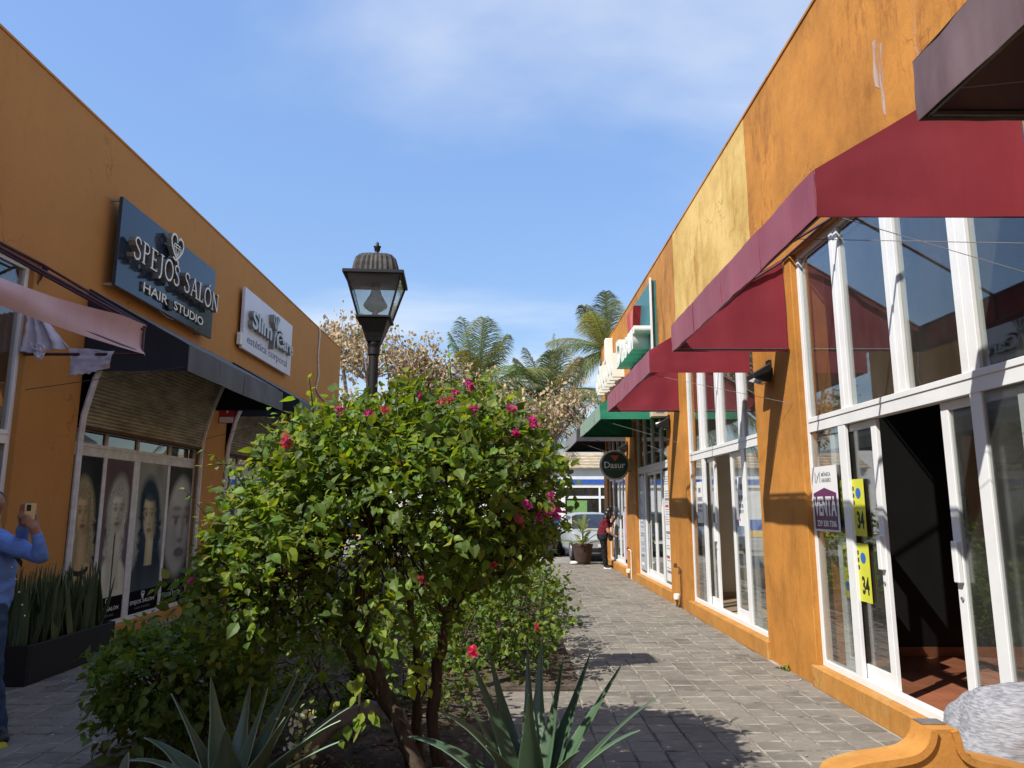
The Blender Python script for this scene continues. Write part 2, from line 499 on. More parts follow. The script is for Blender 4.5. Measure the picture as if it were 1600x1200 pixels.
def paver_shape(w, d, h=0.035, ch=0.008):
    a, b = w / 2, d / 2
    vs = [(-a, -b, -h), (a, -b, -h), (a, b, -h), (-a, b, -h), (-a, -b, -ch), (a, -b, -ch), (a, b, -ch), (-a, b, -ch),
          (-a + ch, -b + ch, 0), (a - ch, -b + ch, 0), (a - ch, b - ch, 0), (-a + ch, b - ch, 0)]
    fs = [(8, 9, 10, 11)] + [(4 + k, 4 + (k + 1) % 4, 8 + (k + 1) % 4, 8 + k) for k in range(4)] + [(k, (k + 1) % 4, 4 + (k + 1) % 4, 4 + k) for k in range(4)]
    return vs, fs


pv, pf = paver_shape(PW - GAP, PD - GAP)
M['paver_edge'] = simple('worn_paver_edge', (0.225, 0.203, 0.172), 0.9, 0.1, 0, 0.6, 5)
pav_mb = MB(); pav_mb.add(pv, pf[:1] + pf[5:], 0, (0, 1, 0)); pav_mb.f += pf[1:5]; pav_mb.m += [1] * 4
paver_me = pav_mb.mesh('paver', [M['paver'], M['paver_edge']], tint=True)
spots = []
rng = random.Random(3)
ny = int((21.95 - 1.0) / PD)
nx = int((RX - 0.04 - LX) / PW)
for j in range(ny):
    off = rng.uniform(-0.003, 0.003) + (0.11 if (j // 9) % 3 == 1 else 0)
    for i in range(nx + 1):
        x = RX - 0.055 - PW * (i + 0.5) + off * (1 if i else 0); y = 1.0 + PD * (j + 0.5)
        if x > RX - PW * 0.5 - 0.03 or x < LX + PW * 0.5: continue
        if in_bed(x, y, 0.09): continue
        spots.append((x, y, rng.gauss(0, 0.0017), rng.gauss(0, 0.006), rng.gauss(0, 0.006), rng.gauss(0, 0.005), rng.random()))


def frame_px(x, y, z):
    cy, sy = math.cos(YAW), math.sin(YAW); X = x * cy - y * sy; Yy = x * sy + y * cy; Z = z - EYE
    c, s = math.cos(PITCH), math.sin(PITCH); d = Yy * c + Z * s
    return 800 + FPX * X / d, 600 - FPX * (-Yy * s + Z * c) / d


def seen(p):
    u, v = frame_px(p[0], p[1], 0)
    if not (-20 < u < 1620 and 800 < v < 1215): return False
    if 300 < u < 860 and v < 1215: return False
    return not (u < 300 and v > 1100 and u > 190)


spots.sort(key=lambda p: (not seen(p), p[0] ** 2 + p[1] ** 2))
rest = MB()
for k, (x, y, z, rx, ry, rz, r) in enumerate(spots):
    mat = Matrix.Translation((x, y, z)) @ Matrix.Rotation(rz, 4, 'Z') @ Matrix.Rotation(rx, 4, 'X') @ Matrix.Rotation(ry, 4, 'Y')
    if k < 300:
        o = put('paver', paver_me, pavement); o.matrix_basis = mat
    else:
        k0 = len(rest.v); rest.add([mat @ Vector(q) for q in pv], pf[:1] + pf[5:], 0, (r, 0, 0))
        rest.f += [tuple(i + k0 for i in f) for f in pf[1:5]]; rest.m += [1] * 4
rest.build('paver_field', [M['paver'], M['paver_edge']], pavement, tint=True, kind='stuff')

for k, (a, b, c, d) in enumerate(BEDS):
    def hgt(u, v, a=a, b=b, c=c, d=d):
        x, y = a + (b - a) * u, c + (d - c) * v
        e = min(u, 1 - u, v * 4, (1 - v) * 4) * 4
        return (x, y, 0.012 + 0.09 * min(1, e) + 0.035 * min(1, e) * mnoise.noise(Vector((x * 2.2, y * 2.2, k))))
    MB().grid(hgt, 24, 60).build('planting_bed', M['soil'], smooth=True, kind='structure')
    mb = MB()
    mb.box(a - 0.07, a, c - 0.07, d + 0.07, -0.02, 0.012).box(b, b + 0.07, c - 0.07, d + 0.07, -0.02, 0.012)
    mb.box(a, b, c - 0.07, c, -0.02, 0.010).box(a, b, d, d + 0.07, -0.02, 0.010)
    mb.build('bed_kerb', M['soil'], kind='structure', bevel=0.006)


# ------------------------------------------------------------------ shop fronts
def pane(parent, x, y0, y1, z0, z1, mat, s):
    return MB().box(x, x + 0.006 * s, y0, y1, z0, z1).build('pane', mat, parent)


def door_leaf(bld, x, s, y0, y1, z0, z1, gmat, fmat, handle=None):
    w = 0.085
    mb = MB().box(x, x + 0.035 * s, y0, y0 + w, z0, z1).box(x, x + 0.035 * s, y1 - w, y1, z0, z1)
    mb.box(x + 0.003 * s, x + 0.032 * s, y0 + w, y1 - w, z0, z0 + 0.11).box(x + 0.003 * s, x + 0.032 * s, y0 + w, y1 - w, z1 - 0.06, z1)
    d = mb.build('sliding_door', fmat, bld, bevel=0.003)
    pane(d, x + 0.014 * s, y0 + w, y1 - w, z0 + 0.11, z1 - 0.06, gmat, s)
    if handle:
        h = MB().box(x - 0.035 * s, x, handle - 0.03, handle + 0.03, 1.15, 1.42)
        h.build('handle', fmat, d, bevel=0.006)
        MB().lathe([(0.012, 0), (0.012, 0.012)], (x - 0.013 * s, handle, 1.05), 10, axis='x').build('lock', M['steel'], d)
    return d


def front(bld, xf, s, y0, y1, z0, z1, zt, mulls, lower, gu, gl, fmat=None, doors=()):
    fmat = fmat or M['white_frame']
    dp = 0.075 * s
    fr = MB().box(xf, xf + dp, y0, y0 + 0.06, z0, z1).box(xf, xf + dp, y1 - 0.06, y1, z0, z1)
    fr.box(xf - 0.004 * s, xf + dp, y0 + 0.06, y1 - 0.06, z0, z0 + 0.06)
    fr.box(xf + 0.003 * s, xf + dp, y0 + 0.06, y1 - 0.06, z1 - 0.06, z1)
    fr.box(xf - 0.006 * s, xf + dp, y0 + 0.06, y1 - 0.06, zt[0], zt[1] - 0.045)
    fr.box(xf - 0.014 * s, xf + dp, y0 + 0.06, y1 - 0.06, zt[1] - 0.045, zt[1])
    f = fr.build('storefront_frame', fmat, bld, bevel=0.003)
    e = [y0 + 0.06] + [q for a in mulls for q in a] + [y1 - 0.06]
    for a, b in mulls:
        MB().box(xf + 0.004 * s, xf + dp, a, (a + b) / 2 - 0.004, zt[1], z1 - 0.06).box(xf - 0.004 * s, xf + dp, (a + b) / 2 + 0.004, b, zt[1], z1 - 0.06).build('mullion', fmat, f, bevel=0.003)
    for k in range(0, len(e), 2):
        pane(f, xf + 0.03 * s, e[k], e[k + 1], zt[1], z1 - 0.06, gu, s)
    for a, b in lower['mull']:
        MB().box(xf - 0.002 * s, xf + 0.03 * s, a, b, z0 + 0.06, zt[0]).build('mullion', fmat, f, bevel=0.003)
    for a, b in lower['pane']:
        pane(f, xf + 0.012 * s, a, b, z0 + 0.06, zt[0], gl, s)
    for d in lower['door']:
        door_leaf(bld, xf + 0.038 * s, s, d[0], d[1], z0 + 0.062, zt[0] - 0.004, gl, fmat, d[2] if len(d) > 2 else None)
    return f


def quarters(y0, y1, w=0.07):
    q = (y1 - y0) / 4
    return [(y0 + q * k - w / 2, y0 + q * k + w / 2) for k in (1, 2, 3)]


# ---- the sunlit row of shops on the right
ROOMS = [(3.75, 7.08), (8.35, 11.75), (13.10, 16.45), (17.85, 21.05)]
right = empty('shop_row', (5, 9, 0), 'sunlit orange row of shops with tall white framed windows and stained parapet', 'building')
edges = [-15.0] + [q for r in ROOMS for q in r] + [Y_END]
for k in range(0, len(edges), 2):
    MB().box(RX, RX + 0.34, edges[k], edges[k + 1], -0.02, 4.2).build('pillar', M['orange_pillar'], right, bevel=0.008)
for a, b in ROOMS:
    MB().box(RX - 0.035, RX + 0.2, a - 0.05 if a > 5 else a, b + 0.05, -0.02, 0.18).build('ledge', M['ledge'], right, bevel=0.012)
for a, b, mt in ((-15.0, 8.2, 'orange'), (8.2, 12.05, 'yellow'), (12.05, 17.0, 'orange_b'), (17.0, Y_END, 'orange')):
    MB().box(RX - (0.002 if mt == 'yellow' else 0), RX + 0.3, a, b, 4.2, TOP).build('parapet', M[mt], right)
MB().box(RX - 0.012, RX + 0.32, -15.0, Y_END, TOP, TOP + 0.03).build('coping', M['orange'], right)
MB().box(RX + 0.3, 9.3, -15.0, Y_END - 0.25, 4.45, 4.6).build('roof', M['roof'], right)
MB().box(RX + 0.34, 9.3, Y_END - 0.25, Y_END, -0.02, 4.45).box(RX + 0.3, 9.3, Y_END - 0.25, Y_END, 4.6, TOP).build('end_wall', M['orange_b'], right)
MB().box(9.3, 9.5, -15.0, Y_END, -0.02, TOP).build('back_wall', M['dark_room'], right)
PART = [3.15, 7.65, 12.42, 17.15, Y_END - 0.26]
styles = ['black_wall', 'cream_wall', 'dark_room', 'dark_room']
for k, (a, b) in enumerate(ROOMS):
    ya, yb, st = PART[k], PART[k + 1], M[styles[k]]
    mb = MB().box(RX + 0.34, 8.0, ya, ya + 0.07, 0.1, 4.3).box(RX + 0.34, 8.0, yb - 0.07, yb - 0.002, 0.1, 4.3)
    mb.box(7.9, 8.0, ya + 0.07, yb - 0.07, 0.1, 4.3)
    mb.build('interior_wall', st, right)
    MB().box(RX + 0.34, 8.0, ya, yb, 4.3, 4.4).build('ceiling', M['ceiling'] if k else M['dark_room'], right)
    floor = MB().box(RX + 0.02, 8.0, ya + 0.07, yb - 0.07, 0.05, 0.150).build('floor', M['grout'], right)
    fm = M['terracotta'] if k == 0 else M['tan_tile']
    base = fm
    MB().box(RX + 0.36, 7.9, yb - 0.085, yb - 0.07, 0.158, 0.25).build('baseboard', base, right)
    if k < 2:
        t = 0.33
        tm = MB().box(-t / 2 + 0.004, t / 2 - 0.004, -t / 2 + 0.004, t / 2 - 0.004, 0, 0.008).mesh('floor_tile', fm)
        for i in range(13):
            for j in range(int((yb - ya - 0.1) / t)):
                o = put('floor_tile', tm, floor, (RX + 0.2 + t * (i + 0.5), yb - 0.09 - t * (j + 0.5), 0.150))
    else:
        MB().box(RX + 0.05, 7.9, ya + 0.08, yb - 0.09, 0.150, 0.157).build('floor_finish', fm, right)

(y0, y1) = ROOMS[0]
front(right, FRX, 1, y0, y1, 0.18, 4.2, (2.36, 2.5), [(4.43, 4.60), (5.27, 5.43), (6.17, 6.32)],
      dict(mull=[(6.29, 6.42), (4.44, 4.55)], pane=[(6.42, 7.02), (3.81, 4.44)], door=[(5.83, 6.68, 5.88), (4.09, 4.94, 4.89)]), M['glass'], M['glass'])
(y0, y1) = ROOMS[1]
front(right, FRX, 1, y0, y1, 0.18, 4.2, (2.36, 2.5), [(8.98, 9.18), (9.92, 10.16), (10.84, 11.08)],
      dict(mull=[(10.88, 11.02), (9.02, 9.15)], pane=[(11.02, 11.69), (8.41, 9.02)], door=[(10.47, 11.32, 10.52), (8.88, 9.73)]), M['glass'], M['glass'])
for k in (2, 3):
    y0, y1 = ROOMS[k]
    q = quarters(y0, y1, 0.12)
    front(right, FRX, 1, y0, y1, 0.18, 4.2, (2.36, 2.5), q, dict(mull=[q[0], q[2]], pane=[(y0 + 0.06, q[0][0]), (q[2][1], y1 - 0.06)],
          door=[(q[0][0] + 0.02, q[1][0] + 0.06), (q[1][0] + 0.065, q[2][1] - 0.02)]), M['glass'], M['glass'])

# streaks of bird lime and old paint runs on the parapet
m = Mat('white_drip').set(0.8, 0.2)
m.color((0.62, 0.50, 0.45))
tb = m.n.new('ShaderNodeBsdfTransparent'); ms = m.n.new('ShaderNodeMixShader')
m.l.new(m.rng(m.noise(9, 7, 0.75, (1, 1, 0.10), 0.4), 0.47, 0.62, 0, 0.75), ms.inputs[0])
m.l.new(tb.outputs[0], ms.inputs[1]); m.l.new(m.b.outputs[0], ms.inputs[2]); m.l.new(ms.outputs[0], m.out.inputs[0])
M['drip'] = m.m
for yy, z0, z1, w in ((5.10, 4.66, 5.22, 0.10), (5.16, 4.92, 5.30, 0.16), (4.62, 4.80, 5.6, 0.09)):
    MB().prism([(-w * .5, z1), (-w * .35, z1 - .25), (-w * .2, z0), (w * .12, z0 - .05), (w * .3, z1 - .3), (w * .5, z1 - .02)], (RX - 0.001, yy, 0), (0, -1, 0), (0, 0, 1), 0.003).build('paint_run', M['drip'], right)

# ---- the shaded row on the left
left = empty('shop_row', (-7, 9, 0), 'shaded orange row of shops on the left with dark sign boards', 'building')
LROOMS = [(3.9, 7.46), (8.5, 11.95), (13.0, 16.42), (17.55, 20.9)]
LEND = 21.5
edges = [-15.0] + [q for r in LROOMS for q in r] + [LEND]
for k in range(0, len(edges), 2):
    MB().box(LX - 0.34, LX, edges[k], edges[k + 1], -0.02, 4.2).build('pillar', M['orange_left'], left, bevel=0.008)
for a, b in LROOMS:
    MB().box(LX - 0.2, LX + 0.03, a, b, -0.02, 0.13).build('ledge', M['orange_left'], left, bevel=0.01)
MB().box(LX - 0.3, LX, -15.0, LEND, 4.2, TOP).build('parapet', M['orange_left'], left)
MB().box(LX - 0.32, LX + 0.012, -15.0, LEND, TOP, TOP + 0.03).build('coping', M['orange_left'], left)
MB().box(-11, LX - 0.3, -15.0, LEND - 0.25, 4.45, 4.6).build('roof', M['roof'], left)
MB().box(-11, LX - 0.34, LEND - 0.25, LEND, -0.02, 4.45).box(-11, LX - 0.3, LEND - 0.25, LEND, 4.6, TOP).build('end_wall', M['orange_left'], left)
MB().box(-11.2, -11, -15.0, LEND, -0.02, TOP).build('back_wall', M['dark_room'], left)
LP = [3.3, 7.95, 12.5, 17.0, LEND - 0.26]
for k, (a, b) in enumerate(LROOMS):
    mb = MB().box(-9.0, LX - 0.34, LP[k], LP[k] + 0.07, 0.1, 4.3).box(-9.0, LX - 0.34, LP[k + 1] - 0.07, LP[k + 1] - 0.002, 0.1, 4.3).box(-9.1, -9.0, LP[k], LP[k + 1] - 0.002, 0.1, 4.3)
    mb.build('interior_wall', M['dark_room'], left)
    MB().box(-9.0, LX - 0.34, LP[k] + 0.07, LP[k + 1] - 0.07, 4.3, 4.4).build('ceiling', M['ceiling'], left)
    MB().box(-9.0, LX - 0.02, LP[k] + 0.07, LP[k + 1] - 0.07, 0.03, 0.12).build('floor', M['tan_tile'], left)
y0, y1 = LROOMS[0]
q = quarters(y0, y1, 0.1)
front(left, FLX, -1, y0, y1, 0.13, 4.2, (2.28, 2.42), q, dict(mull=[q[0], q[2]], pane=[(y0 + .06, q[0][0]), (q[2][1], y1 - .06)],
      door=[(q[0][0], q[1][0] + .05), (q[1][0] + .055, q[2][1])]), M['glass'], M['glass'])


def shutter(parent, y0, y1):
    """slatted roller curtain, half drawn up, leaning out under the awning"""
    prof = []
    n = 30
    for k in range(n):
        t = k / n
        z = 2.60 + 1.35 * t
        x = LX + 0.015 + 0.40 * (t ** 1.25)
        prof += [(x, z), (x + 0.016, z + 0.012), (x + 0.016, z + 0.030), (x + 0.002, z + 0.041)]
    mb = MB()
    vs = [(x, y, z) for x, z in prof for y in (y0 + 0.07, y1 - 0.07)]
    mb.add(vs, [(2 * i, 2 * i + 1, 2 * i + 3, 2 * i + 2) for i in range(len(prof) - 1)])
    sh = mb.build('roller_shutter', M['shutter'], parent)
    thick(sh, 0.01, -1)
    MB().box(LX - 0.05, LX + 0.05, y0 + 0.05, y1 - 0.05, 2.565, 2.605).build('bottom_bar', M['rust'], sh)
    for yy in (y0 + 0.03, y1 - 0.03):
        MB().tube([(LX + 0.03, yy, 0.1), (LX + 0.03, yy, 2.45), (LX + 0.045, yy, 2.72), (LX + 0.14, yy, 3.15), (LX + 0.40, yy, 3.85)], 0.036, 6).build('guide_rail', M['old_white'], sh)


for k in (1, 2, 3):
    y0, y1 = LROOMS[k]
    q = [(9.24, 9.32), (10.0, 10.16), (11.0, 11.08)] if k == 1 else quarters(y0, y1, 0.09)
    front(left, FLX, -1, y0, y1, 0.13, 2.62, (2.26, 2.41), [((a + b) / 2 - .02, (a + b) / 2 + .02) for a, b in q],
          dict(mull=q if k == 1 else [q[0], q[2]], pane=[(y0 + .06, q[0][0]), (q[0][1], q[1][0]), (q[1][1], q[2][0]), (q[2][1], y1 - .06)], door=[]), M['glass_dark'], M['glass_dark'], M['old_white'])
    MB().box(LX - 0.28, LX - 0.06, y0, y1, 2.62, 4.2).build('lintel', M['black_wall'], left)
    shutter(left, y0, y1)


# ------------------------------------------------------------------ awnings
def awning(label, xw, xo, y0, y1, fm, em, roof=None, tube='dark_metal', zb=3.22, zt=3.49, zw=4.22, wires=(), group=None):
    s = 1 if xo > xw else -1
    a = empty('awning', (xw, (y0 + y1) / 2, zb), label, 'awning', group)
    def wob(p, k, amp=0.007):
        return amp * (mnoise.noise(Vector((p[0] * 2.3 + k, p[1] * 2.3, p[2] * 3))) + 0.5 * mnoise.noise(Vector((p[0] * 9, p[1] * 9 + k, p[2] * 9))))
    def fv(u, v):
        p = [xo, y0 + (y1 - y0) * u, zb + (zt - zb) * v - 0.012 * math.sin(math.pi * u) * (v < 0.5)]
        p[0] += wob(p, 3, 0.012); return p
    thick(MB().grid(fv, 48, 5).build('valance', M[fm], a, smooth=True), 0.006)
    for yy, k in ((y0, 1), (y1, 2)):
        def fe(u, v, yy=yy, k=k):
            x = xw + s * 0.01 + (xo - xw - s * 0.012) * u
            p = [x, yy + (0.006 if k == 1 else -0.006), zb + (zw + (zt - zw) * u - zb) * v]
            p[1] += wob(p, k, 0.020) + .012 * math.sin(math.pi * u) * math.sin(math.pi * v); return p
        thick(MB().grid(fe, 14, 8).build('end_panel', M[em], a, smooth=True), 0.005)
    if roof:
        def fr(u, v):
            p = [xw + s * 0.015 + (xo - xw - s * 0.015) * v, y0 + (y1 - y0) * u, zw + (zt - zw) * v]
            p[2] += wob(p, 5, 0.012); return p
        thick(MB().grid(fr, 40, 8).build('roof_cover', M[roof], a, smooth=True), 0.005)
    for k in range(1, 4):
        yy = y0 + (y1 - y0) * k / 4
        MB().tube([(xo + s * .002, yy, zb), (xo + s * .006, yy + .004, (zb + zt) / 2), (xo + s * .002, yy, zt)], .0045, 5).build('seam', M[fm], a)
    i = xo - s * 0.03
    mb = MB().tube([(i, y0 + .02, zb + .02), (i, y1 - .02, zb + .02)], .014, 6).tube([(i, y0 + .02, zt - .015), (i, y1 - .02, zt - .015)], .014, 6)
    mb.tube([(xw + s * .02, y0 + .02, zw - .03), (xw + s * .02, y1 - .02, zw - .03)], .014, 6)
    n = 3
    for k in range(n + 1):
        yy = y0 + .03 + (y1 - y0 - .06) * k / n
        mb.tube([(xw + s * .02, yy, zw - .035), (i, yy, zt - .02)], .0135, 6).tube([(i, yy, zt - .02), (i, yy, zb + .02)], .012, 6)
    for yy in (y0 + .03, y1 - .03):
        mb.tube([(xw + s * .01, yy, zb + .02), (i, yy, zb + .02)], .014, 6)
    mb.build('support_frame', M[tube], a)
    for p, q in wires:
        MB().tube([p, q], .0022, 5).build('guy_wire', M['wire'], a)
    return a


AX = 1.70
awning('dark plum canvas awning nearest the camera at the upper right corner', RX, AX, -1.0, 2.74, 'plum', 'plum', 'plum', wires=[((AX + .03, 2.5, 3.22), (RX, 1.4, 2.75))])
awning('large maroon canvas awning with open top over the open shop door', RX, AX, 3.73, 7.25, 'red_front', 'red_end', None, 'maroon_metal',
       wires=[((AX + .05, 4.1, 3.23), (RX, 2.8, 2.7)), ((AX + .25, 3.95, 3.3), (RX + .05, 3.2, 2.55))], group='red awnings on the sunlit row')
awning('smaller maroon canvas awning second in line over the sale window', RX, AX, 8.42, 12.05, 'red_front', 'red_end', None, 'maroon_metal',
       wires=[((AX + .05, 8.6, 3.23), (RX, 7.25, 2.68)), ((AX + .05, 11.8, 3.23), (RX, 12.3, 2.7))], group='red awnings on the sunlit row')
awning('green canvas awning with paler front over the poster shop window', RX, AX, 13.05, 16.6, 'green_front', 'green_end', 'green_end',
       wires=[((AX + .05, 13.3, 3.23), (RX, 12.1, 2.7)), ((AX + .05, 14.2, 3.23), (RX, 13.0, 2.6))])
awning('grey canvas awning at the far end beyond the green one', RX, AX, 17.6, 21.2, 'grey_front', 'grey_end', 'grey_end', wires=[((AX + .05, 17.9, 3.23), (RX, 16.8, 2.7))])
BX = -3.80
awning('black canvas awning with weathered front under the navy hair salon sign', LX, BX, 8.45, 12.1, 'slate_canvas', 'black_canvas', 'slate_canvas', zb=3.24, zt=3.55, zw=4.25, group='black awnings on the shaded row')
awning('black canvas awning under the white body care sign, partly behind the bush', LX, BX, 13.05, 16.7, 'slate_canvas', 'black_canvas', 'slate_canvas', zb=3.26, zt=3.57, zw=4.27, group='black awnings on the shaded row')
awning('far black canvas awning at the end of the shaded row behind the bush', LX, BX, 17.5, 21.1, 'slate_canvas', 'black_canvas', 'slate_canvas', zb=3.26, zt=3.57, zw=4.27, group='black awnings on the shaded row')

# the torn awning at the left edge: bare tubes, a sagging bleached valance and hanging rags
ta = empty('torn_awning', (LX, 5.6, 3.2), 'torn awning with bleached pink valance and hanging lilac rags on bare maroon tubes', 'awning')
T0, T1 = 3.6, 7.42
def sag(u, v):
    y = T0 + (T1 - T0) * u
    lo = 3.22 - 0.06 * math.sin(math.pi * u) - 0.05 * (1 - u)
    hi = 3.53 - 0.10 * math.sin(math.pi * min(1, u * 1.15)) - 0.16 * (1 - u)
    return (BX + 0.05 * math.sin(v * math.pi) * math.sin(u * 5) + 0.012 * mnoise.noise(Vector((u * 9, v * 2, 0))), y, lo + (hi - lo) * v)
thick(MB().grid(sag, 60, 6).build('valance', M['pink_canvas'], ta, smooth=True), 0.006)
mb = MB()
c1, c0 = (BX, T1, 3.53), (BX, T0, 3.5)
mb.tube([(LX + .02, T1 + .1, 4.24), (BX, T1 - .02, 3.52)], .016, 6).tube([(LX + .02, 5.0, 4.24), (BX, T1 - .03, 3.50)], .017, 6)
mb.tube([(LX + .02, 6.1, 4.18), (BX, T1 - .06, 3.47)], .014, 6)
mb.tube([(LX + .02, T0, 4.24), (LX + .02, T1 + .12, 4.24)], .016, 6).tube([(LX + .05, T0, 4.16), (LX + .05, T1, 4.16)], .013, 6)
mb.tube([(BX - .02, T0, 3.17), (BX - .02, T1, 3.23)], .016, 6).tube([(LX + .01, T1, 3.22), (BX, T1, 3.22)], .017, 6)
mb.tube([(BX - .02, T1 - .02, 3.22), (BX - .02, T1 - .02, 3.53)], .014, 6)
mb.build('support_frame', M['maroon_metal'], ta)
def rag(name, outline, mt, Y, ny=3.0, amp=.035):
    """ragged cloth: an outline filled with a folded sheet"""
    A, B, C, D = [at(px, py, Y) for px, py in outline]
    def fn(u, v):
        p = A.lerp(B, u).lerp(D.lerp(C, u), v)
        e = 0.02 * mnoise.noise(Vector((u * 13, 4.2, Y))) if v > 0.95 else 0
        return (p.x, p.y + amp * math.sin(u * 2 * math.pi * ny + v * 3) + 0.02 * mnoise.noise(Vector((u * 6, v * 6, 1))), p.z + e)
    return thick(MB().grid(fn, 26, 12).build(name, M[mt], ta, smooth=True), 0.008)
rag('hanging_rag', [(40, 488), (64, 492), (106, 543), (30, 552)], 'lilac_canvas', 7.44)
rag('hanging_rag', [(44, 535), (72, 540), (66, 560), (56, 561)], 'lilac_canvas', 7.36, 1, .015)
rag('hanging_rag', [(107, 543), (180, 549), (170, 575), (109, 589)], 'lilac_canvas', 7.40, 1.6, .03)
rag('hanging_rag', [(42, 402), (78, 419), (58, 452), (38, 448)], 'purple_canvas', 7.55, 1.5, .03)
rag('hanging_rag', [(0, 375), (52, 405), (48, 412), (0, 388)], 'purple_canvas', 7.40, 2, .01)


# ------------------------------------------------------------------ lettering
def text(parent, s, o, ux, uy, w, h, depth, mats, name='lettering', bold=0.0):
    cu = bpy.data.curves.new(name, 'FONT')
    cu.body, cu.size, cu.extrude, cu.offset, cu.resolution_u = s, 1.0, 0.5, bold, 3
    ob = bpy.data.objects.new(name, cu); COL.objects.link(ob)
    bpy.context.view_layer.update()
    me = bpy.data.meshes.new_from_object(ob.evaluated_get(bpy.context.evaluated_depsgraph_get()))
    bpy.data.objects.remove(ob); bpy.data.curves.remove(cu)
    me.name = name
    co = np.array([v.co[:] for v in me.vertices])
    lo, hi = co.min(0), co.max(0)
    o, ux, uy = Vector(o), Vector(ux), Vector(uy); nz = ux.cross(uy)
    fl = [abs(p.normal.z) < 0.5 for p in me.polygons]
    for v, c in zip(me.vertices, co):
        t = (c - lo) / (hi - lo + 1e-9)
        v.co = o + ux * (t[0] * w) + uy * (t[1] * h) + nz * (t[2] * depth)
    me.materials.clear()
    for mm in (mats if isinstance(mats, (list, tuple)) else [mats]): me.materials.append(M[mm])
    if isinstance(mats, (list, tuple)):
        for p, k in zip(me.polygons, fl): p.material_index = int(k)
    me.update()
    return put(name, me, parent)


GLYPH = {
    'S': (.56, [([(.50, .78), (.43, .93), (.27, 1.0), (.12, .94), (.06, .79), (.15, .63), (.34, .50), (.48, .35), (.48, .15), (.36, .03), (.2, 0), (.07, .07), (.02, .24)], .085)]),
    'P': (.60, [([(.14, 0), (.14, 1)], .12), ([(.14, .97), (.36, .97), (.52, .87), (.52, .66), (.38, .53), (.14, .53)], .07), ([(.0, .02), (.28, .02)], .05), ([(.0, .98), (.14, .98)], .05)]),
    'E': (.60, [([(.14, 0), (.14, 1)], .12), ([(.0, .97), (.53, .97)], .055), ([(.53, .98), (.53, .83)], .04), ([(.14, .52), (.42, .52)], .05), ([(.42, .6), (.42, .44)], .04), ([(0, .03), (.55, .03)], .055), ([(.56, .02), (.56, .18)], .04)]),
    'J': (.42, [([(.26, 1), (.26, .1), (.2, -.1), (.06, -.18)], .11), ([(.1, .98), (.42, .98)], .05)]),
    'O': (.82, [([(.41 + .36 * math.cos(math.pi * 2 * k / 20), .5 + .5 * math.sin(math.pi * 2 * k / 20)) for k in range(21)], .095)]),
    'A': (.78, [([(.08, 0), (.39, 1.0)], .055), ([(.37, 1.0), (.70, 0)], .12), ([(.19, .34), (.55, .34)], .05), ([(0, .02), (.2, .02)], .05), ([(.56, .02), (.82, .02)], .05)]),
    'L': (.56, [([(.14, 0), (.14, 1)], .12), ([(0, .98), (.28, .98)], .05), ([(0, .03), (.5, .03)], .055), ([(.51, .02), (.51, .22)], .04)]),
    'N': (.82, [([(.12, 0), (.12, 1)], .06), ([(.10, 1), (.68, 0)], .12), ([(.69, 0), (.69, 1)], .06), ([(0, .02), (.24, .02)], .05), ([(.57, .98), (.82, .98)], .05)]),
    '\u2019': (.0, [([(-.45, 1.1), (-.28, 1.28)], .07)]),
    ' ': (.30, []),
}


def ribbon(mb, pts, wd, o, ux, uy, d0, d1):
    nz = ux.cross(uy); n = len(pts)
    L, Rr = [], []
    for i in range(n):
        a, b = Vector(pts[max(i - 1, 0)]), Vector(pts[min(i + 1, n - 1)])
        if n > 3 and pts[0] == pts[-1]:
            a, b = Vector(pts[(i - 1) % (n - 1)]), Vector(pts[(i + 1) % (n - 1)])
        t = (b - a).normalized(); q = Vector((-t.y, t.x)) * wd / 2; p = Vector(pts[i])
        L.append(p + q); Rr.append(p - q)
    W = lambda p, d: o + ux * p.x + uy * p.y + nz * d
    vs = [W(p, d) for i in range(n) for p, d in ((L[i], d0), (Rr[i], d0), (L[i], d1), (Rr[i], d1))]
    for i in range(n - 1):
        k, j = 4 * i, 4 * (i + 1)
        mb_f = [((k + 3, j + 3, j + 2, k + 2), 0), ((k, j, j + 1, k + 1), 1), ((k + 2, j + 2, j, k), 1), ((k + 1, j + 1, j + 3, k + 3), 1)]
        base = len(mb.v) if i == 0 else base
        if i == 0:
            mb.v += [tuple(x) for x in vs]; mb.c += [(1, 1, 1)] * len(vs)
        for f, mi in mb_f:
            mb.f.append(tuple(base + x for x in f)); mb.m.append(mi)
    for k in (0, 4 * (n - 1)):
        mb.f.append((base + k, base + k + 1, base + k + 3, base + k + 2)); mb.m.append(1)


def serif(parent, s, o, ux, uy, w, h, d0, d1, mats):
    o, ux, uy = Vector(o), Vector(ux), Vector(uy)
    total = sum(GLYPH[c][0] + .1 for c in s) - .1
    x = 0; k = 0
    for c in s:
        gw, strokes = GLYPH[c]
        if strokes:
            mb = MB()
            for st, wd in strokes:
                k += 1
                sx, sy = w / total, h
                # strokes keep their width: scale the points, then draw
                ribbon(mb, [((p[0] + x) * sx, p[1] * sy) for p in st], wd * (sx + sy) / 2, o, ux, uy, d0, d1 + 0.0007 * (k % 4))
            mb.build('letter', [M[q] for q in mats], parent)
        x += gw + .1 if gw else 0


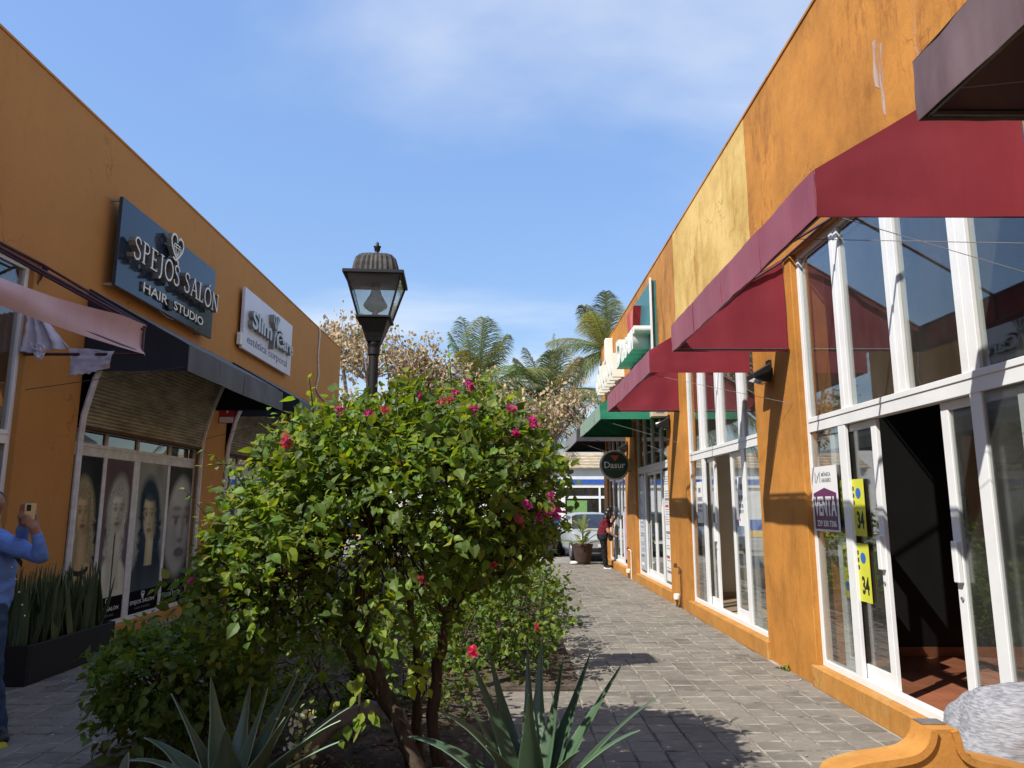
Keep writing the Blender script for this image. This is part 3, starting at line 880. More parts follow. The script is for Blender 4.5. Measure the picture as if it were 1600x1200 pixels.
def heart(parent, o, ux, uy, r, d0, d1, mats, wd=0.16):
    """two looped ribbons forming a heart round a cut gem"""
    o, ux, uy = Vector(o), Vector(ux) * r, Vector(uy) * r
    mb = MB()
    lft = [(.35, -1.05), (.1, -.72), (-.35, -.45), (-.78, .0), (-.95, .45), (-.8, .85), (-.45, 1.0), (-.12, .85), (.0, .5)]
    rgt = [(-.55, -.75), (-.1, -.85), (.35, -.45), (.8, .05), (.95, .5), (.75, .85), (.4, .95), (.12, .75)]
    gem = [(-.42, .32), (.42, .32), (.6, .1), (0, -.55), (-.6, .1), (-.42, .32)]
    U, V = Vector(ux), Vector(uy)
    for k, (p, w_) in enumerate(((lft, wd), (rgt, wd), (gem, wd * .5), ([(-.6, .1), (.6, .1)], wd * .4), ([(-.2, .32), (-.25, .1), (0, -.5)], wd * .4), ([(.2, .32), (.25, .1), (0, -.5)], wd * .4))):
        ribbon(mb, [tuple(q) for q in p], w_, o, U, V, d0 / r / r, (d1 + .0008 * k) / r / r)
    return mb.build('emblem', [M[q] for q in mats], parent)


YV, ZV = Vector((0, 1, 0)), Vector((0, 0, 1))
MYV = Vector((0, -1, 0))

# ---- navy hair salon sign
sx = LX + 0.17
sg = empty('wall_sign', (sx, 10.2, 4.4), 'navy sign board with raised cream letters and heart emblem reading hair studio', 'sign')
y0, y1, z0, z1 = 8.70, 11.66, 4.38, 5.55
MB().box(sx - 0.05, sx, y0, y1, z0, z1).build('panel', M['navy_panel'], sg, bevel=0.004)
mb = MB()
for yy in (y0 + .03, y1 - .25):
    for z in (z0 + .02, z1 - .03): mb.box(LX, sx - .05, yy, yy + .03, z - .015, z + .015)
mb.build('bracket', M['steel'], sg)
serif(sg, 'SPEJOS SALO\u2019N', (sx, y0 + .10, z0 + .40), YV, ZV, 2.74, .29, .05, .145, ('letter_white', 'letter_side'))
heart(sg, (sx, y0 + 1.30, z0 + .94), YV, ZV, .20, .05, .12, ('letter_white', 'letter_side'), .17)
text(sg, 'HAIR', (sx + .002, y0 + .62, z0 + .11), YV, ZV, .70, .13, .03, ('letter_white', 'letter_side'), bold=.01)
text(sg, 'STUDIO', (sx + .002, y0 + 1.52, z0 + .11), YV, ZV, 1.02, .13, .03, ('letter_white', 'letter_side'), bold=.01)
MB().tube([(sx - .02, y0 + 1.2, z0 - .0), (sx + .04, y0 + 1.3, z0 - .07), (sx + .0, y0 + 1.6, z0 - .03)], .006, 5).build('loose_cable', M['wire'], sg)
MB().box(sx, sx + .05, y0 + 1.32, y0 + 1.46, z0 + .06, z0 + .2).build('junction_box', M['black_paint'], sg, bevel=.01)

# ---- white body care sign
sx = LX + 0.12
sg = empty('wall_sign', (sx, 14.8, 4.6), 'white sign board with raised grey letters and small violet print', 'sign')
y0, y1, z0, z1 = 13.18, 16.2, 4.57, 5.75
MB().box(sx - 0.06, sx, y0, y1, z0, z1).build('panel', M['white_panel'], sg, bevel=0.004)
MB().box(LX, sx - .06, y0 + .2, y1 - .2, z0 + .1, z1 - .1).build('backing_frame', M['dark_metal'], sg)
MB().box(sx - .08, sx - .003, y0 - .09, y0 - .005, z0 + .05, z0 + .28).build('junction_box', M['white_plastic'], sg, bevel=.008)
text(sg, 'Slim', (sx, y0 + .20, z0 + .44), YV, ZV, 1.15, .36, .10, ('letter_grey', 'letter_side'), bold=.03)
text(sg, 'Care', (sx, y0 + 1.68, z0 + .42), YV, ZV, 1.15, .32, .10, ('letter_grey', 'letter_side'), bold=.03)
mb = MB()
for st, wd in (([(1.46, .30), (1.50, .55), (1.58, .74)], .05), ([(1.58, .74), (1.66, .50), (1.74, .38)], .05), ([(1.56, .72), (1.42, .88), (1.40, 1.0), (1.50, 1.0), (1.57, .76)], .04),
               ([(1.60, .74), (1.70, .88), (1.78, 1.0), (1.70, 1.03), (1.60, .76)], .04), ([(1.60, .72), (1.85, .78), (2.0, .74)], .03)):
    ribbon(mb, st, wd, Vector((sx, y0, z0)), YV, ZV, 0.003, .11)
mb.build('figure_emblem', [M['letter_grey'], M['letter_side']], sg)
text(sg, 'est\u00e9tica corporal', (sx + .001, y0 + .22, z0 + .10), YV, ZV, 2.5, .21, .004, 'print_violet', bold=.01)

# ---- signs high on the right parapet
sg = empty('wall_sign', (RX, 14.9, 5), 'teal sign board with red wedge and deep white letters on the right parapet', 'sign')
MB().box(RX - .10, RX, 13.55, 16.15, 4.45, 6.02).build('panel', M['teal_panel'], sg, bevel=.004)
MB().box(RX - .13, RX - .1, 13.50, 13.57, 4.4, 6.06).build('edge_trim', M['white_plastic'], sg)
MB().prism([(-.55, .55), (.35, .55), (-.1, -.5)], (RX - .1, 14.95, 5.25), MYV, ZV, .16).build('emblem', M['red_print'], sg)
MB().prism([(-.05, .50), (.36, .50), (.1, -.2)], (RX - .262, 14.95, 5.25), MYV, ZV, .01).build('emblem', M['orange_print'], sg)
text(sg, 'Dasur', (RX - .10, 16.1, 4.72), MYV, ZV, 2.45, .62, .32, ('letter_white', 'white_plastic'), bold=.04)
sg = empty('wall_sign', (RX, 19.5, 5), 'group of deep white raised shapes at the far end of the right parapet', 'sign')
mb = MB()
for k in range(7):
    yy = 17.75 + k * .5
    mb.lathe([(.14, 0), (.17, .04), (.17, .26), (.15, .30)], (RX - .30, yy, 5.05 + .05 * (k % 2)), 10, axis='x')
    mb.box(RX - .29, RX - .001, yy - .19, yy - .08, 4.82, 5.42 + .08 * (k % 3))
mb.build('raised_shape', M['letter_white'], sg)
MB().box(RX - .22, RX, 19.25, 19.5, 5.45, 6.2).box(RX - .24, RX, 18.95, 19.8, 5.5, 5.62).build('raised_shape', M['letter_white'], sg, bevel=.02)

# ---- round hanging sign
cD = at(960, 727, 17.0)
sg = empty('hanging_sign', cD, 'round dark green hanging sign with white rim and orange triangle on pillar bracket', 'sign')
MB().lathe([(.335, -.055), (.35, -.045), (.35, .045), (.335, .055)], cD, 40, axis='y').build('rim', M['steel'], sg, smooth=False)
MB().lathe([(.31, -.062), (.31, .062)], cD, 40, axis='y').build('face', M['green_disc'], sg)
XV = Vector((1, 0, 0))
text(sg, 'Dasur', cD + Vector((-.245, -.0625, -.07)), XV, ZV, .49, .15, .004, 'print_white', bold=.015)
MB().prism([(-.11, .23), (.11, .23), (.02, .09)], cD + Vector((0, -.0625, 0)), XV, ZV, .004).build('emblem', M['orange_print'], sg)
MB().box(cD.x - .2, cD.x + .2, cD.y - .066, cD.y - .0625, cD.z - .115, cD.z - .108).build('underline', M['print_grey'], sg)
MB().tube([(cD.x + .3, cD.y, cD.z + .14), (RX, cD.y, cD.z + .14)], .014, 6).tube([(cD.x + .3, cD.y, cD.z - .14), (RX, cD.y, cD.z - .14)], .014, 6).build('bracket', M['dark_metal'], sg)

# ---- floodlights on the pillars
for (yy, zz_, lab) in ((7.80, 3.10, 'black wall floodlight on the pillar between the two maroon awnings'), (12.80, 3.12, 'black wall floodlight on the pillar before the green awning'), (17.35, 3.05, 'small black wall floodlight above the round green sign')):
    fl = empty('floodlight', (RX, yy, zz_), lab, 'light', 'wall floodlights')
    MB().prism([(0, .10), (.20, -.02), (.20, -.07), (.03, -.12), (0, -.09)], (RX - .03, yy - .11, zz_), (-1, 0, 0), ZV, .22).build('housing', M['black_paint'], fl, bevel=.008)
    MB().prism([(.05, -.112), (.19, -.068), (.19, -.073), (.05, -.119)], (RX - .03, yy - .09, zz_), (-1, 0, 0), ZV, .18).build('lens', M['glass_dark'], fl)
    MB().box(RX - .032, RX, yy - .05, yy + .05, zz_ - .04, zz_ + .14).build('mount', M['black_paint'], fl)
fl = empty('spot_lamp', (RX, 13.02, 3.02), 'white spot lamp bulb under the beige box by the green awning', 'light')
MB().lathe([(.02, 0), (.03, .05), (.055, .13), (.05, .15)], (RX - .22, 12.93, 3.12), 14, axis='x').build('bulb', M['white_plastic'], fl, smooth=True)
MB().tube([(RX, 12.95, 3.2), (RX - .07, 12.93, 3.12)], .015, 6).build('arm', M['black_paint'], fl)
bx = empty('wall_box', (RX, 13.0, 3.25), 'beige vented wall box on the pillar beside the green awning', 'box')
MB().box(RX - .30, RX, 12.86, 13.06, 3.24, 3.50).build('casing', M['beige_plastic'], bx, bevel=.012)
mb = MB()
for k in range(5): mb.box(RX - .22, RX - .08, 12.855, 12.86, 3.31 + k * .03, 3.323 + k * .03)
mb.build('vent_slats', M['print_grey'], bx)

# ---- water taps and meters at the feet of the pillars
for yy, lab in ((12.28, 'rusty standpipe tap with white meter at the foot of the nearer pillar'), (17.10, 'white standpipe with meter at the foot of the pillar under the round sign')):
    tp = empty('water_tap', (RX, yy, 0), lab, 'tap', 'water taps along the sunlit row')
    pm = M['rust'] if yy < 15 else M['white_plastic']
    MB().tube([(RX - .03, yy, 0), (RX - .03, yy, .62), (RX - .05, yy + .01, .65), (RX - .07, yy + .16, .65)], .012, 7).build('pipe', pm, tp)
    MB().lathe([(.02, 0), (.03, .02), (.03, .06), (.01, .08)], (RX - .07, yy + .18, .63), 10).build('spout', M['rust'], tp)
    MB().lathe([(.05, 0), (.055, .02), (.055, .07), (.045, .09)], (RX - .07, yy + .14, .12), 14).build('meter', M['white_plastic'], tp)
    MB().tube([(RX - .07, yy + .14, .12), (RX - .07, yy + .14, 0)], .02, 8).tube([(RX - .07, yy + .05, .1), (RX - .07, yy + .26, .1)], .014, 7).build('valve', M['rust'], tp)

# ---- sale boards in the first shop
XS = FRX - .012
b = empty('sale_board', (XS, 6.75, 1.44), 'white and plum sale board hung on the glass beside the open door', 'sign board')
MB().box(XS, XS + .004, 6.49, 7.03, 1.42, 2.02).build('card', M['paper'], b)
MB().prism([(.03, .02), (.51, .02), (.51, .35), (.27, .40), (.03, .35)], (XS, 7.03, 1.42), MYV, ZV, .002).build('colour_field', M['print_purple'], b)
text(b, 'VENTA', (XS - .002, 6.99, 1.56), MYV, ZV, .46, .18, .002, 'print_white', bold=.03)
text(b, '229 330 7306', (XS - .002, 6.95, 1.465), MYV, ZV, .40, .055, .002, 'print_white', bold=.01)
text(b, 'M\u00d3NICA', (XS, 6.80, 1.925), MYV, ZV, .19, .045, .002, 'print_grey', bold=.015)
text(b, 'NAVARRO', (XS, 6.80, 1.87), MYV, ZV, .19, .04, .002, 'print_grey', bold=.015)
mb = MB()
for st in ([(0, 0), (0, .1), (.05, .04), (.1, .1), (.1, 0)], [(.02, 0), (.08, .08)]): ribbon(mb, st, .010, Vector((XS, 6.94, 1.87)), MYV, ZV, .0005, .002 + .0008 * len(st) / 5)
mb.build('emblem', [M['print_grey'], M['print_grey']], b)
for z, lab in ((1.40, 'upper fluorescent yellow sale card inside the glass beside the open door'), (.86, 'lower fluorescent yellow sale card inside the glass beside the open door')):
    X2 = FRX + .030
    yc = empty('sale_card', (X2, 6.3, z), lab, 'sign card', 'yellow sale cards')
    MB().box(X2, X2 + .003, 6.10, 6.58, z, z + .48).build('card', M['yellow_card'], yc)
    text(yc, 'SE VENDE', (X2, 6.57, z + .26), MYV, ZV, .30, .16, .0015, 'print_black', bold=.04)
    text(yc, 'TEL. 2', (X2, 6.50, z + .08), MYV, ZV, .19, .11, .0015, 'print_black', bold=.03)
    MB().lathe([(.04, -.002), (.04, -.0005)], (X2, 6.52, z + .10), 16, axis='x').build('badge', M['print_blue'], yc)
    MB().lathe([(.045, -.002), (.045, -.0005)], (X2, 6.20, z + .36), 16, axis='x').build('badge', M['print_blue'], yc)
    text(yc, '34', (X2, 6.25, z + .06), MYV, ZV, .12, .15, .0015, 'print_black', bold=.03)
# ---- notices on the second shop
XS = FRX - .008
for yy, lab in ((9.28, 'white sale notice on the sliding door of the second shop'), (11.22, 'white sale notice on the far pane of the second shop')):
    b = empty('sale_notice', (XS, yy, 1.45), lab, 'notice', 'notices in the second shop')
    X2 = FRX + .028 if yy < 10 else FRX + .004
    MB().box(X2, X2 + .003, yy - .16, yy + .16, 1.40, 2.02).build('card', M['paper'], b)
    for t_, z, hh, ww in (('EN VENTA', 1.72, .07, .27), ('229 330 73', 1.63, .045, .25), ('229 176 4', 1.56, .045, .25)):
        text(b, t_, (X2, yy + .13, z), MYV, ZV, ww, hh, .0015, 'print_black', bold=.02)
    MB().box(X2 - .0015, X2, yy - .07, yy + .07, 1.86, 1.93).build('emblem', M['print_grey'], b)
    MB().lathe([(.018, -.002), (.018, -.0003)], (X2, yy + .11, 1.48), 12, axis='x').build('badge', M['red_print'], b)
# ---- printed sheets in the third shop window
r3 = random.Random(5)
for k, (ya, yb, lab) in enumerate(((13.2, 13.75, 'tall printed advert strip on the nearest pane of the third shop'), (15.75, 16.32, 'tall bluish advert strip on the farthest pane of the third shop'))):
    b = empty('advert_strip', (FRX, ya, .3), lab, 'poster', 'advert strips in the third shop')
    X2 = FRX + .006
    MB().box(X2, X2 + .003, ya, yb, .3, 2.3).build('sheet', M['paper'] if k == 0 else simple('pale_blue_sheet', (.36, .42, .48), .4), b)
    z = 2.2
    while z > .42:                       # headings, then rows of small print
        w_ = r3.uniform(.5, .95) * (yb - ya - .1); hd_ = r3.random() < .22
        h_ = .05 if hd_ else .014
        mm = (r3.choice(['red_print', 'print_grey']) if hd_ else 'print_grey') if k == 0 else r3.choice(['print_violet', 'print_grey', 'print_white'])
        MB().box(X2 - .001, X2, yb - .05 - w_, yb - .05, z - h_, z).build('print_line', M[mm], b)
        z -= h_ + r3.choice([.03, .03, .035, .12])
b = empty('advert_strip', (FRX, 18.1, .3), 'pale pink advert strip on the nearest pane of the last shop', 'poster')
MB().box(FRX + .004, FRX + .007, 18.0, 18.5, .35, 1.6).build('sheet', simple('pale_pink_sheet', (.55, .38, .50), .4), b)

# ---- little things on the left wall
b = empty('safety_sign', (LX, 12.62, 3.2), 'small red and white safety sign on the pillar between the black awnings', 'sign')
MB().box(LX + .02, LX + .30, 12.56, 12.565, 3.08, 3.42).build('plate', M['red_print'], b)
MB().box(LX + .04, LX + .28, 12.557, 12.56, 3.09, 3.19).build('caption', M['print_white'], b)
MB().prism([(-.06, .06), (.06, .06), (0, -.06)], (LX + .17, 12.559, 3.31), XV, ZV, .003).build('symbol', M['print_white'], b)
MB().tube([(LX + .02, 18.9, 6.4), (LX + .03, 18.93, 6.2), (LX + .025, 18.86, 5.6), (LX + .035, 18.98, 5.1), (LX + .02, 18.8, 4.72), (LX + .03, 19.1, 4.6), (LX + .03, 19.9, 4.5), (LX + .03, 20.8, 4.3)], .02, 7).build('conduit', M['old_white'], None, True, label='pale cable conduit running down the far end of the left wall', cat='conduit')
for k, (a, b_, lab) in enumerate((((LX, 7.52, 2.86), (BX, 8.47, 3.3), 'thin guy wire from the left wall to the black salon awning'), ((LX, 12.05, 2.75), (BX, 13.1, 3.3), 'thin guy wire from the middle left pillar to the farther black awning'))):
    MB().tube([a, b_], .004, 5).build('guy_wire', M['dark_metal'], None, label=lab, cat='wire')

# ---- the printed salon doors
def E(u, v, cx, cy, rx, ry, soft=.25):
    d = math.hypot((u - cx) / rx, (v - cy) / ry)
    return max(0.0, min(1.0, (1 - d) / soft + .5)) if d < 1.6 else 0.0


def lerp3(a, b, t): return tuple(a[i] + (b[i] - a[i]) * t for i in range(3))


LOOK = [dict(bg=(.018, .022, .022), hair=(.21, .18, .11), skin=(.40, .30, .17), cx=.52, cy=.66, rx=.24, ry=.125, top=(.035, .03, .03), hw=.40),
        dict(bg=(.075, .055, .062), hair=(.27, .28, .235), skin=(.40, .39, .31), cx=.54, cy=.67, rx=.26, ry=.135, top=(.20, .21, .18), hw=.36),
        dict(bg=(.15, .16, .145), hair=(.028, .042, .055), skin=(.38, .34, .22), cx=.50, cy=.63, rx=.25, ry=.16, top=(.03, .04, .05), hw=.42),
        dict(bg=(.018, .018, .018), hair=(.045, .045, .042), skin=(.27, .265, .24), cx=.56, cy=.56, rx=.60, ry=.36, top=(.02, .02, .02), hw=.62)]


def portrait(k, u, v):
    L = LOOK[k]
    u0 = u
    u = u + (.30, -.22, .34, -.20)[k] * max(-.12, min(.25, v - L['cy']))      # heads tilted this way and that
    if k and v < .145: return (.012, .012, .013)
    n1 = mnoise.noise(Vector((u * 6, v * 14, k * 7.3)))
    c = lerp3(L['bg'], tuple(x * 1.6 for x in L['bg']), .5 + .5 * mnoise.noise(Vector((u * 2, v * 3, k))))
    cx, cy, rx, ry = L['cx'], L['cy'], L['rx'], L['ry']
    wave = (.035 * math.sin(v * 42 + u * 7 + 5 * n1) + .05 * n1) if k != 3 else .02 * n1
    strand = .55 + .45 * math.sin((u + wave) * 120 + 5 * n1) * .6
    hw = L['hw'] * (1.0 + .25 * (cy - v)) + wave
    hair = max(E(u, v, cx, cy + ry * .25, rx * 1.45, ry * 1.5, .3), max(0, min(1, (hw - abs(u - cx)) / .10)) * max(0, min(1, (v - .1) / .25)) if (v < cy + ry * .3 and k != 3) else 0)
    if hair: c = lerp3(c, tuple(x * (.35 + 1.1 * strand) for x in L['hair']), hair)
    if k != 3:
        sh = E(u, v, cx, .16, .62, .22, .15)
        if v < .42: c = lerp3(c, L['skin'] if k < 2 else L['top'], sh * .9)
        nk = 1 if abs(u - cx) < rx * .55 and .30 < v < cy - ry * .5 else 0
        if nk: c = lerp3(c, tuple(x * (.6 + .3 * abs(math.sin(u * 9))) for x in L['skin']), .95)
        if k == 0 and v < .42:
            if E(u, v, cx, .34, .26, .035, .3) - E(u, v, cx, .36, .22, .03, .3) > .3: c = (.03, .025, .02)
            if v < .28: c = lerp3(c, L['top'], E(u, v, .5, .12, .5, .14, .2))
        if k == 1:
            for sx_, hx in ((-1, cx - .10), (1, cx + .10)):
                if abs(u - hx - sx_ * (cy - ry - v) * .25) < .095 and .18 < v < cy - ry * .72: c = tuple(x * (.85 + .2 * n1) for x in L['skin'])
            if abs(u - cx) < .022 and .15 < v < cy - ry * .8: c = (.05, .05, .045)
    f = E(u, v, cx, cy, rx, ry, .22)
    fx = cx
    if f:
        cx = fx + rx * (-.10, .08, -.16, .14)[k]
        sh = .42 + .72 * max(0, 1 - ((u - cx + rx * .35) / rx) ** 2 * .85) * (.75 + .25 * math.sin((v - cy) / ry * 2)) + .06 * n1
        c = lerp3(c, tuple(x * sh for x in L['skin']), f)
        for sx_ in (-1, 1):
            ex = cx + sx_ * rx * .42
            c = lerp3(c, (.42, .39, .33), .35 * E(u, v, ex, cy + ry * .10, rx * .26, ry * .075, .4))
            c = lerp3(c, (.035, .03, .022), .75 * E(u, v, ex + rx * .02, cy + ry * .105, rx * .13, ry * .085, .4))
            c = lerp3(c, (.05, .04, .03), .6 * E(u, v, ex, cy + ry * .185, rx * .30, ry * .035, .5))
            c = lerp3(c, (.06, .045, .03), .5 * E(u, v, ex, cy + ry * .36, rx * .32, ry * .045, .8))
            c = lerp3(c, tuple(x * .5 for x in L['skin']), .45 * E(u, v, ex, cy + ry * .20, rx * .40, ry * .20, .9))
        c = lerp3(c, tuple(x * .55 for x in L['skin']), .75 * E(u, v, cx + rx * .12, cy - ry * .12, rx * .12, ry * .30, .9))
        c = lerp3(c, tuple(x * .4 for x in L['skin']), .8 * E(u, v, cx, cy - ry * .30, rx * .20, ry * .05, .6))
        c = lerp3(c, (.15, .08, .055) if k != 3 else (.06, .055, .05), .8 * E(u, v, cx, cy - ry * .55, rx * .36, ry * .10, .4))
        c = lerp3(c, tuple(x * .5 for x in L['skin']), .5 * E(u, v, cx, cy - ry * .68, rx * .25, ry * .05, .8))
    cx = fx
    side_hair = max(0.0, min(1.0, (abs(u - cx) / rx - .72 + .12 * math.sin(v * 60 + 9 * n1)) / .22)) if abs(v - cy) < ry * 1.05 and abs(u - cx) < rx * 1.2 else 0
    if k != 3 and side_hair: c = lerp3(c, tuple(x * (.35 + 1.1 * strand) for x in L['hair']), side_hair * .85)
    part = E(u, v, cx + .02, cy + ry * 1.0, rx * 1.0, ry * .32, .4)
    if k != 3 and part: c = lerp3(c, tuple(x * (.4 + strand) for x in L['hair']), part * .9)
    g = 1 + .3 * mnoise.noise(Vector((u * 3, v * 5, 9 + k)))
    return tuple(max(.004, x * g * 1.45) for x in c)


q = [(8.57, 9.235), (9.325, 9.995), (10.165, 10.995), (11.085, 11.885)]
plab = ['printed door film of a woman with long golden curls', 'printed door film of a pale haired woman holding her chin',
        'printed door film of a woman with long dark blue hair', 'printed door film of a huge grey face close up']
for k, (ya, yb) in enumerate(q):
    p = empty('door_poster', (FLX, ya, .2), plab[k], 'poster', 'printed films on the salon doors')
    mb = MB(); nu, nv = 60, 190
    xx = FLX - .008
    for j in range(nv + 1):
        for i in range(nu + 1):
            u, v = i / nu, j / nv
            mb.v.append((xx, ya + (yb - ya) * u, .195 + 2.06 * v)); mb.c.append(portrait(k, u, v))
    mb.f = [(j * (nu + 1) + i, j * (nu + 1) + i + 1, (j + 1) * (nu + 1) + i + 1, (j + 1) * (nu + 1) + i) for j in range(nv) for i in range(nu)]
    mb.m = [0] * len(mb.f)
    thick(mb.build('printed_film', M['print'], p, tint=True), .001, -1)
    if k:
        w = yb - ya
        text(p, 'SPEJOS SALON', (xx + .0015, ya + .05 * w, .30), YV, ZV, .82 * w, .065, .001, 'print_white')
        text(p, 'HAIR STUDIO', (xx + .0015, ya + .22 * w, .245), YV, ZV, .5 * w, .026, .001, 'print_grey')
        heart(p, (xx + .0015, ya + .46 * w, .425), YV, ZV, .05, .0003, .001, ('print_white', 'print_white'), .2)


# ------------------------------------------------------------------ street lamp
lx, ly = -1.17, 6.2
lamp = empty('street_lamp', (lx, ly, 0), 'black post lamp with square glass lantern and fluted lid above the bush', 'lamp')
MB().lathe([(.11, .0), (.11, .35), (.075, .42), (.055, .6), (.045, .7), (.042, 2.95), (.052, 2.96), (.052, 3.02), (.06, 3.05), (.06, 3.12)], (lx, ly, 0), 20).build('post', M['black_paint'], lamp, smooth=False)
ca, sa = math.cos(RAD(4)), math.sin(RAD(4))
def LP_(x, y, z): return (lx + x * ca - y * sa, ly + x * sa + y * ca, z)
def frustum(mb, h0, z0, h1, z1, m=0):
    q = [(-1, -1), (1, -1), (1, 1), (-1, 1)]
    return mb.add([LP_(a * h0, b * h0, z0) for a, b in q] + [LP_(a * h1, b * h1, z1) for a, b in q], [(3, 2, 1, 0), (4, 5, 6, 7)] + [(k, (k + 1) % 4, 4 + (k + 1) % 4, 4 + k) for k in range(4)], m)
mb = MB(); frustum(mb, .062, 3.07, .075, 3.11); frustum(mb, .075, 3.11, .128, 3.265); frustum(mb, .152, 3.265, .152, 3.285)
mb.build('lantern_base', M['black_paint'], lamp, bevel=.003)
fr = MB()
for a, b in ((-1, -1), (1, -1), (1, 1), (-1, 1)):
    fr.tube([LP_(a * .135, b * .135, 3.285), LP_(a * .235, b * .235, 3.63)], .010, 5)
lf = fr.build('lantern_frame', M['black_paint'], lamp)
for k, (a, b) in enumerate(((-1, -1), (1, -1), (1, 1), (-1, 1))):
    c, d = ((1, -1), (1, 1), (-1, 1), (-1, -1))[k]
    pts = [LP_(a * .13, b * .13, 3.29), LP_(c * .13, d * .13, 3.29), LP_(c * .232, d * .232, 3.63), LP_(a * .232, b * .232, 3.63)]
    thick(MB().add(pts, [(0, 1, 2, 3)]).build('pane', glass('lantern_glass_%d' % k, (.90, .93, .92), 1.0, .09) if k == 0 else bpy.data.materials['lantern_glass_0'], lf), .004)
mb = MB(); frustum(mb, .262, 3.63, .262, 3.662)
lid = mb.build('lid', M['black_paint'], lamp, bevel=.004)
n, prof = 64, [(.205, 3.662), (.20, 3.70), (.190, 3.76), (.175, 3.81), (.145, 3.845), (.09, 3.868), (.03, 3.875)]
vs, fs = [], []
for r, z in prof:
    for k in range(n):
        t = 2 * math.pi * k / n; cc, ss = math.cos(t), math.sin(t)
        sq = 1 / (abs(cc) ** 5 + abs(ss) ** 5) ** .2
        rr = r * sq * (1 + (.03 if k % 2 else -.02))
        vs.append(LP_(rr * cc, rr * ss, z))
for i in range(len(prof) - 1):
    fs += [(i * n + k, i * n + (k + 1) % n, (i + 1) * n + (k + 1) % n, (i + 1) * n + k) for k in range(n)]
fs += [tuple((len(prof) - 1) * n + k for k in range(n))]
MB().add(vs, fs).build('fluted_dome', simple('weathered_black_metal', (.05, .048, .046), .7, .3, 0, .6, 14), lamp)
MB().lathe([(.03, 3.872), (.02, 3.895), (.014, 3.905), (.026, 3.92), (.028, 3.945), (.036, 3.957), (.014, 3.965), (.016, 3.985), (.006, 4.0)], (lx, ly, 0), 14).build('finial', M['black_paint'], lamp, smooth=True)
bulbm = glass('smoked_bulb', (.50, .49, .46), 1.6, .22)
MB().lathe([(.035, 3.60), (.037, 3.555), (.055, 3.50), (.085, 3.45), (.103, 3.42), (.106, 3.405), (.095, 3.385), (.06, 3.36), (.03, 3.345)], (lx, ly, 0), 24).build('bulb', bulbm, lamp, smooth=True)
MB().lathe([(.03, 3.285), (.03, 3.33), (.02, 3.345)], (lx, ly, 0), 12).build('socket', M['white_plastic'], lamp)
MB().lathe([(.2, 3.615), (.05, 3.60), (.04, 3.56)], (lx, ly, 0), 20).build('reflector', M['dark_metal'], lamp)


# ------------------------------------------------------------------ foliage
LEAF = [(0, 0, 0), (.30, .22, .07), (.33, .50, .07), (0, 1.0, -.10), (-.33, .50, .07), (-.30, .22, .07), (0, .45, 0)]
LEAF_F = [(0, 1, 6), (1, 2, 6), (2, 3, 6), (3, 4, 6), (4, 5, 6), (5, 0, 6)]


def leaf_matrix(p, d, nrm, size):
    d = d.normalized(); x = d.cross(nrm)
    if x.length < 1e-4: x = d.orthogonal()
    x.normalize(); z = x.cross(d)
    return Matrix(((x.x * size, d.x * size, z.x * size, p.x), (x.y * size, d.y * size, z.y * size, p.y), (x.z * size, d.z * size, z.z * size, p.z), (0, 0, 0, 1)))


def rv(r): return Vector((r.gauss(0, 1), r.gauss(0, 1), r.gauss(0, 1)))


def greens(r, young=.22):
    if r.random() < young: return (r.uniform(.16, .26), r.uniform(.26, .35), r.uniform(.03, .06))
    g = r.uniform(.6, 1.25)
    return (.112 * g * r.uniform(.8, 1.2), .180 * g, .034 * g)


def shell_points(blobs, n, r, inner=.25, lump=.16):
    """points in the outer skin of a union of lumpy ellipsoids, with the outward direction"""
    tot = sum(b[1].x * b[1].y + b[1].x * b[1].z for b in blobs); out = []
    while len(out) < n:
        t = r.random() * tot
        for b in blobs:
            t -= b[1].x * b[1].y + b[1].x * b[1].z
            if t <= 0: break
        d = rv(r).normalized()
        rr = 1 + lump * mnoise.noise(d * 3.1 + b[0]) * 1.6 + .5 * lump * mnoise.noise(d * 8 + b[0] * 2)
        rr *= 1 - inner * (r.random() ** 1.7)
        p = b[0] + Vector((d.x * b[1].x, d.y * b[1].y, d.z * b[1].z)) * rr
        deep = False
        for c in blobs:
            if c is b: continue
            e = p - c[0]
            if (e.x / c[1].x) ** 2 + (e.y / c[1].y) ** 2 + (e.z / c[1].z) ** 2 < .50: deep = True
        if deep and r.random() < .9: continue
        out.append((p, d))
    return out


TINTS = [greens(random.Random(k), .25) for k in range(12)]
LEAF_ME = []
for k, t in enumerate(TINTS):
    mb = MB(); mb.add(LEAF, LEAF_F, 0, t); LEAF_ME.append(mb.mesh('leaf', M['leaf'], tint=True))


def sprig(mb, p, d, r, size, young, mats=None, out=None):
    """a twig end: a handful of leaves spread along it"""
    k = r.choice((3, 4, 5, 6))
    yg = r.random() < young
    for i in range(k):
        q = p + d * (size * .55 * i) + rv(r) * size * .22
        ld = (d * .5 + rv(r) * .75 + Vector((0, 0, -.18))).normalized()
        nrm = (Vector((-.25, -.1, 1.0)) + rv(r) * .55 + d * .35).normalized()
        s = size * r.choice((.55, .8, 1, 1, 1.15, 1.45)) * r.uniform(.85, 1.15) * (.75 if yg else 1)
        col = greens(r, .85 if yg else young * .4)
        out.append((q, ld, nrm, s, col))


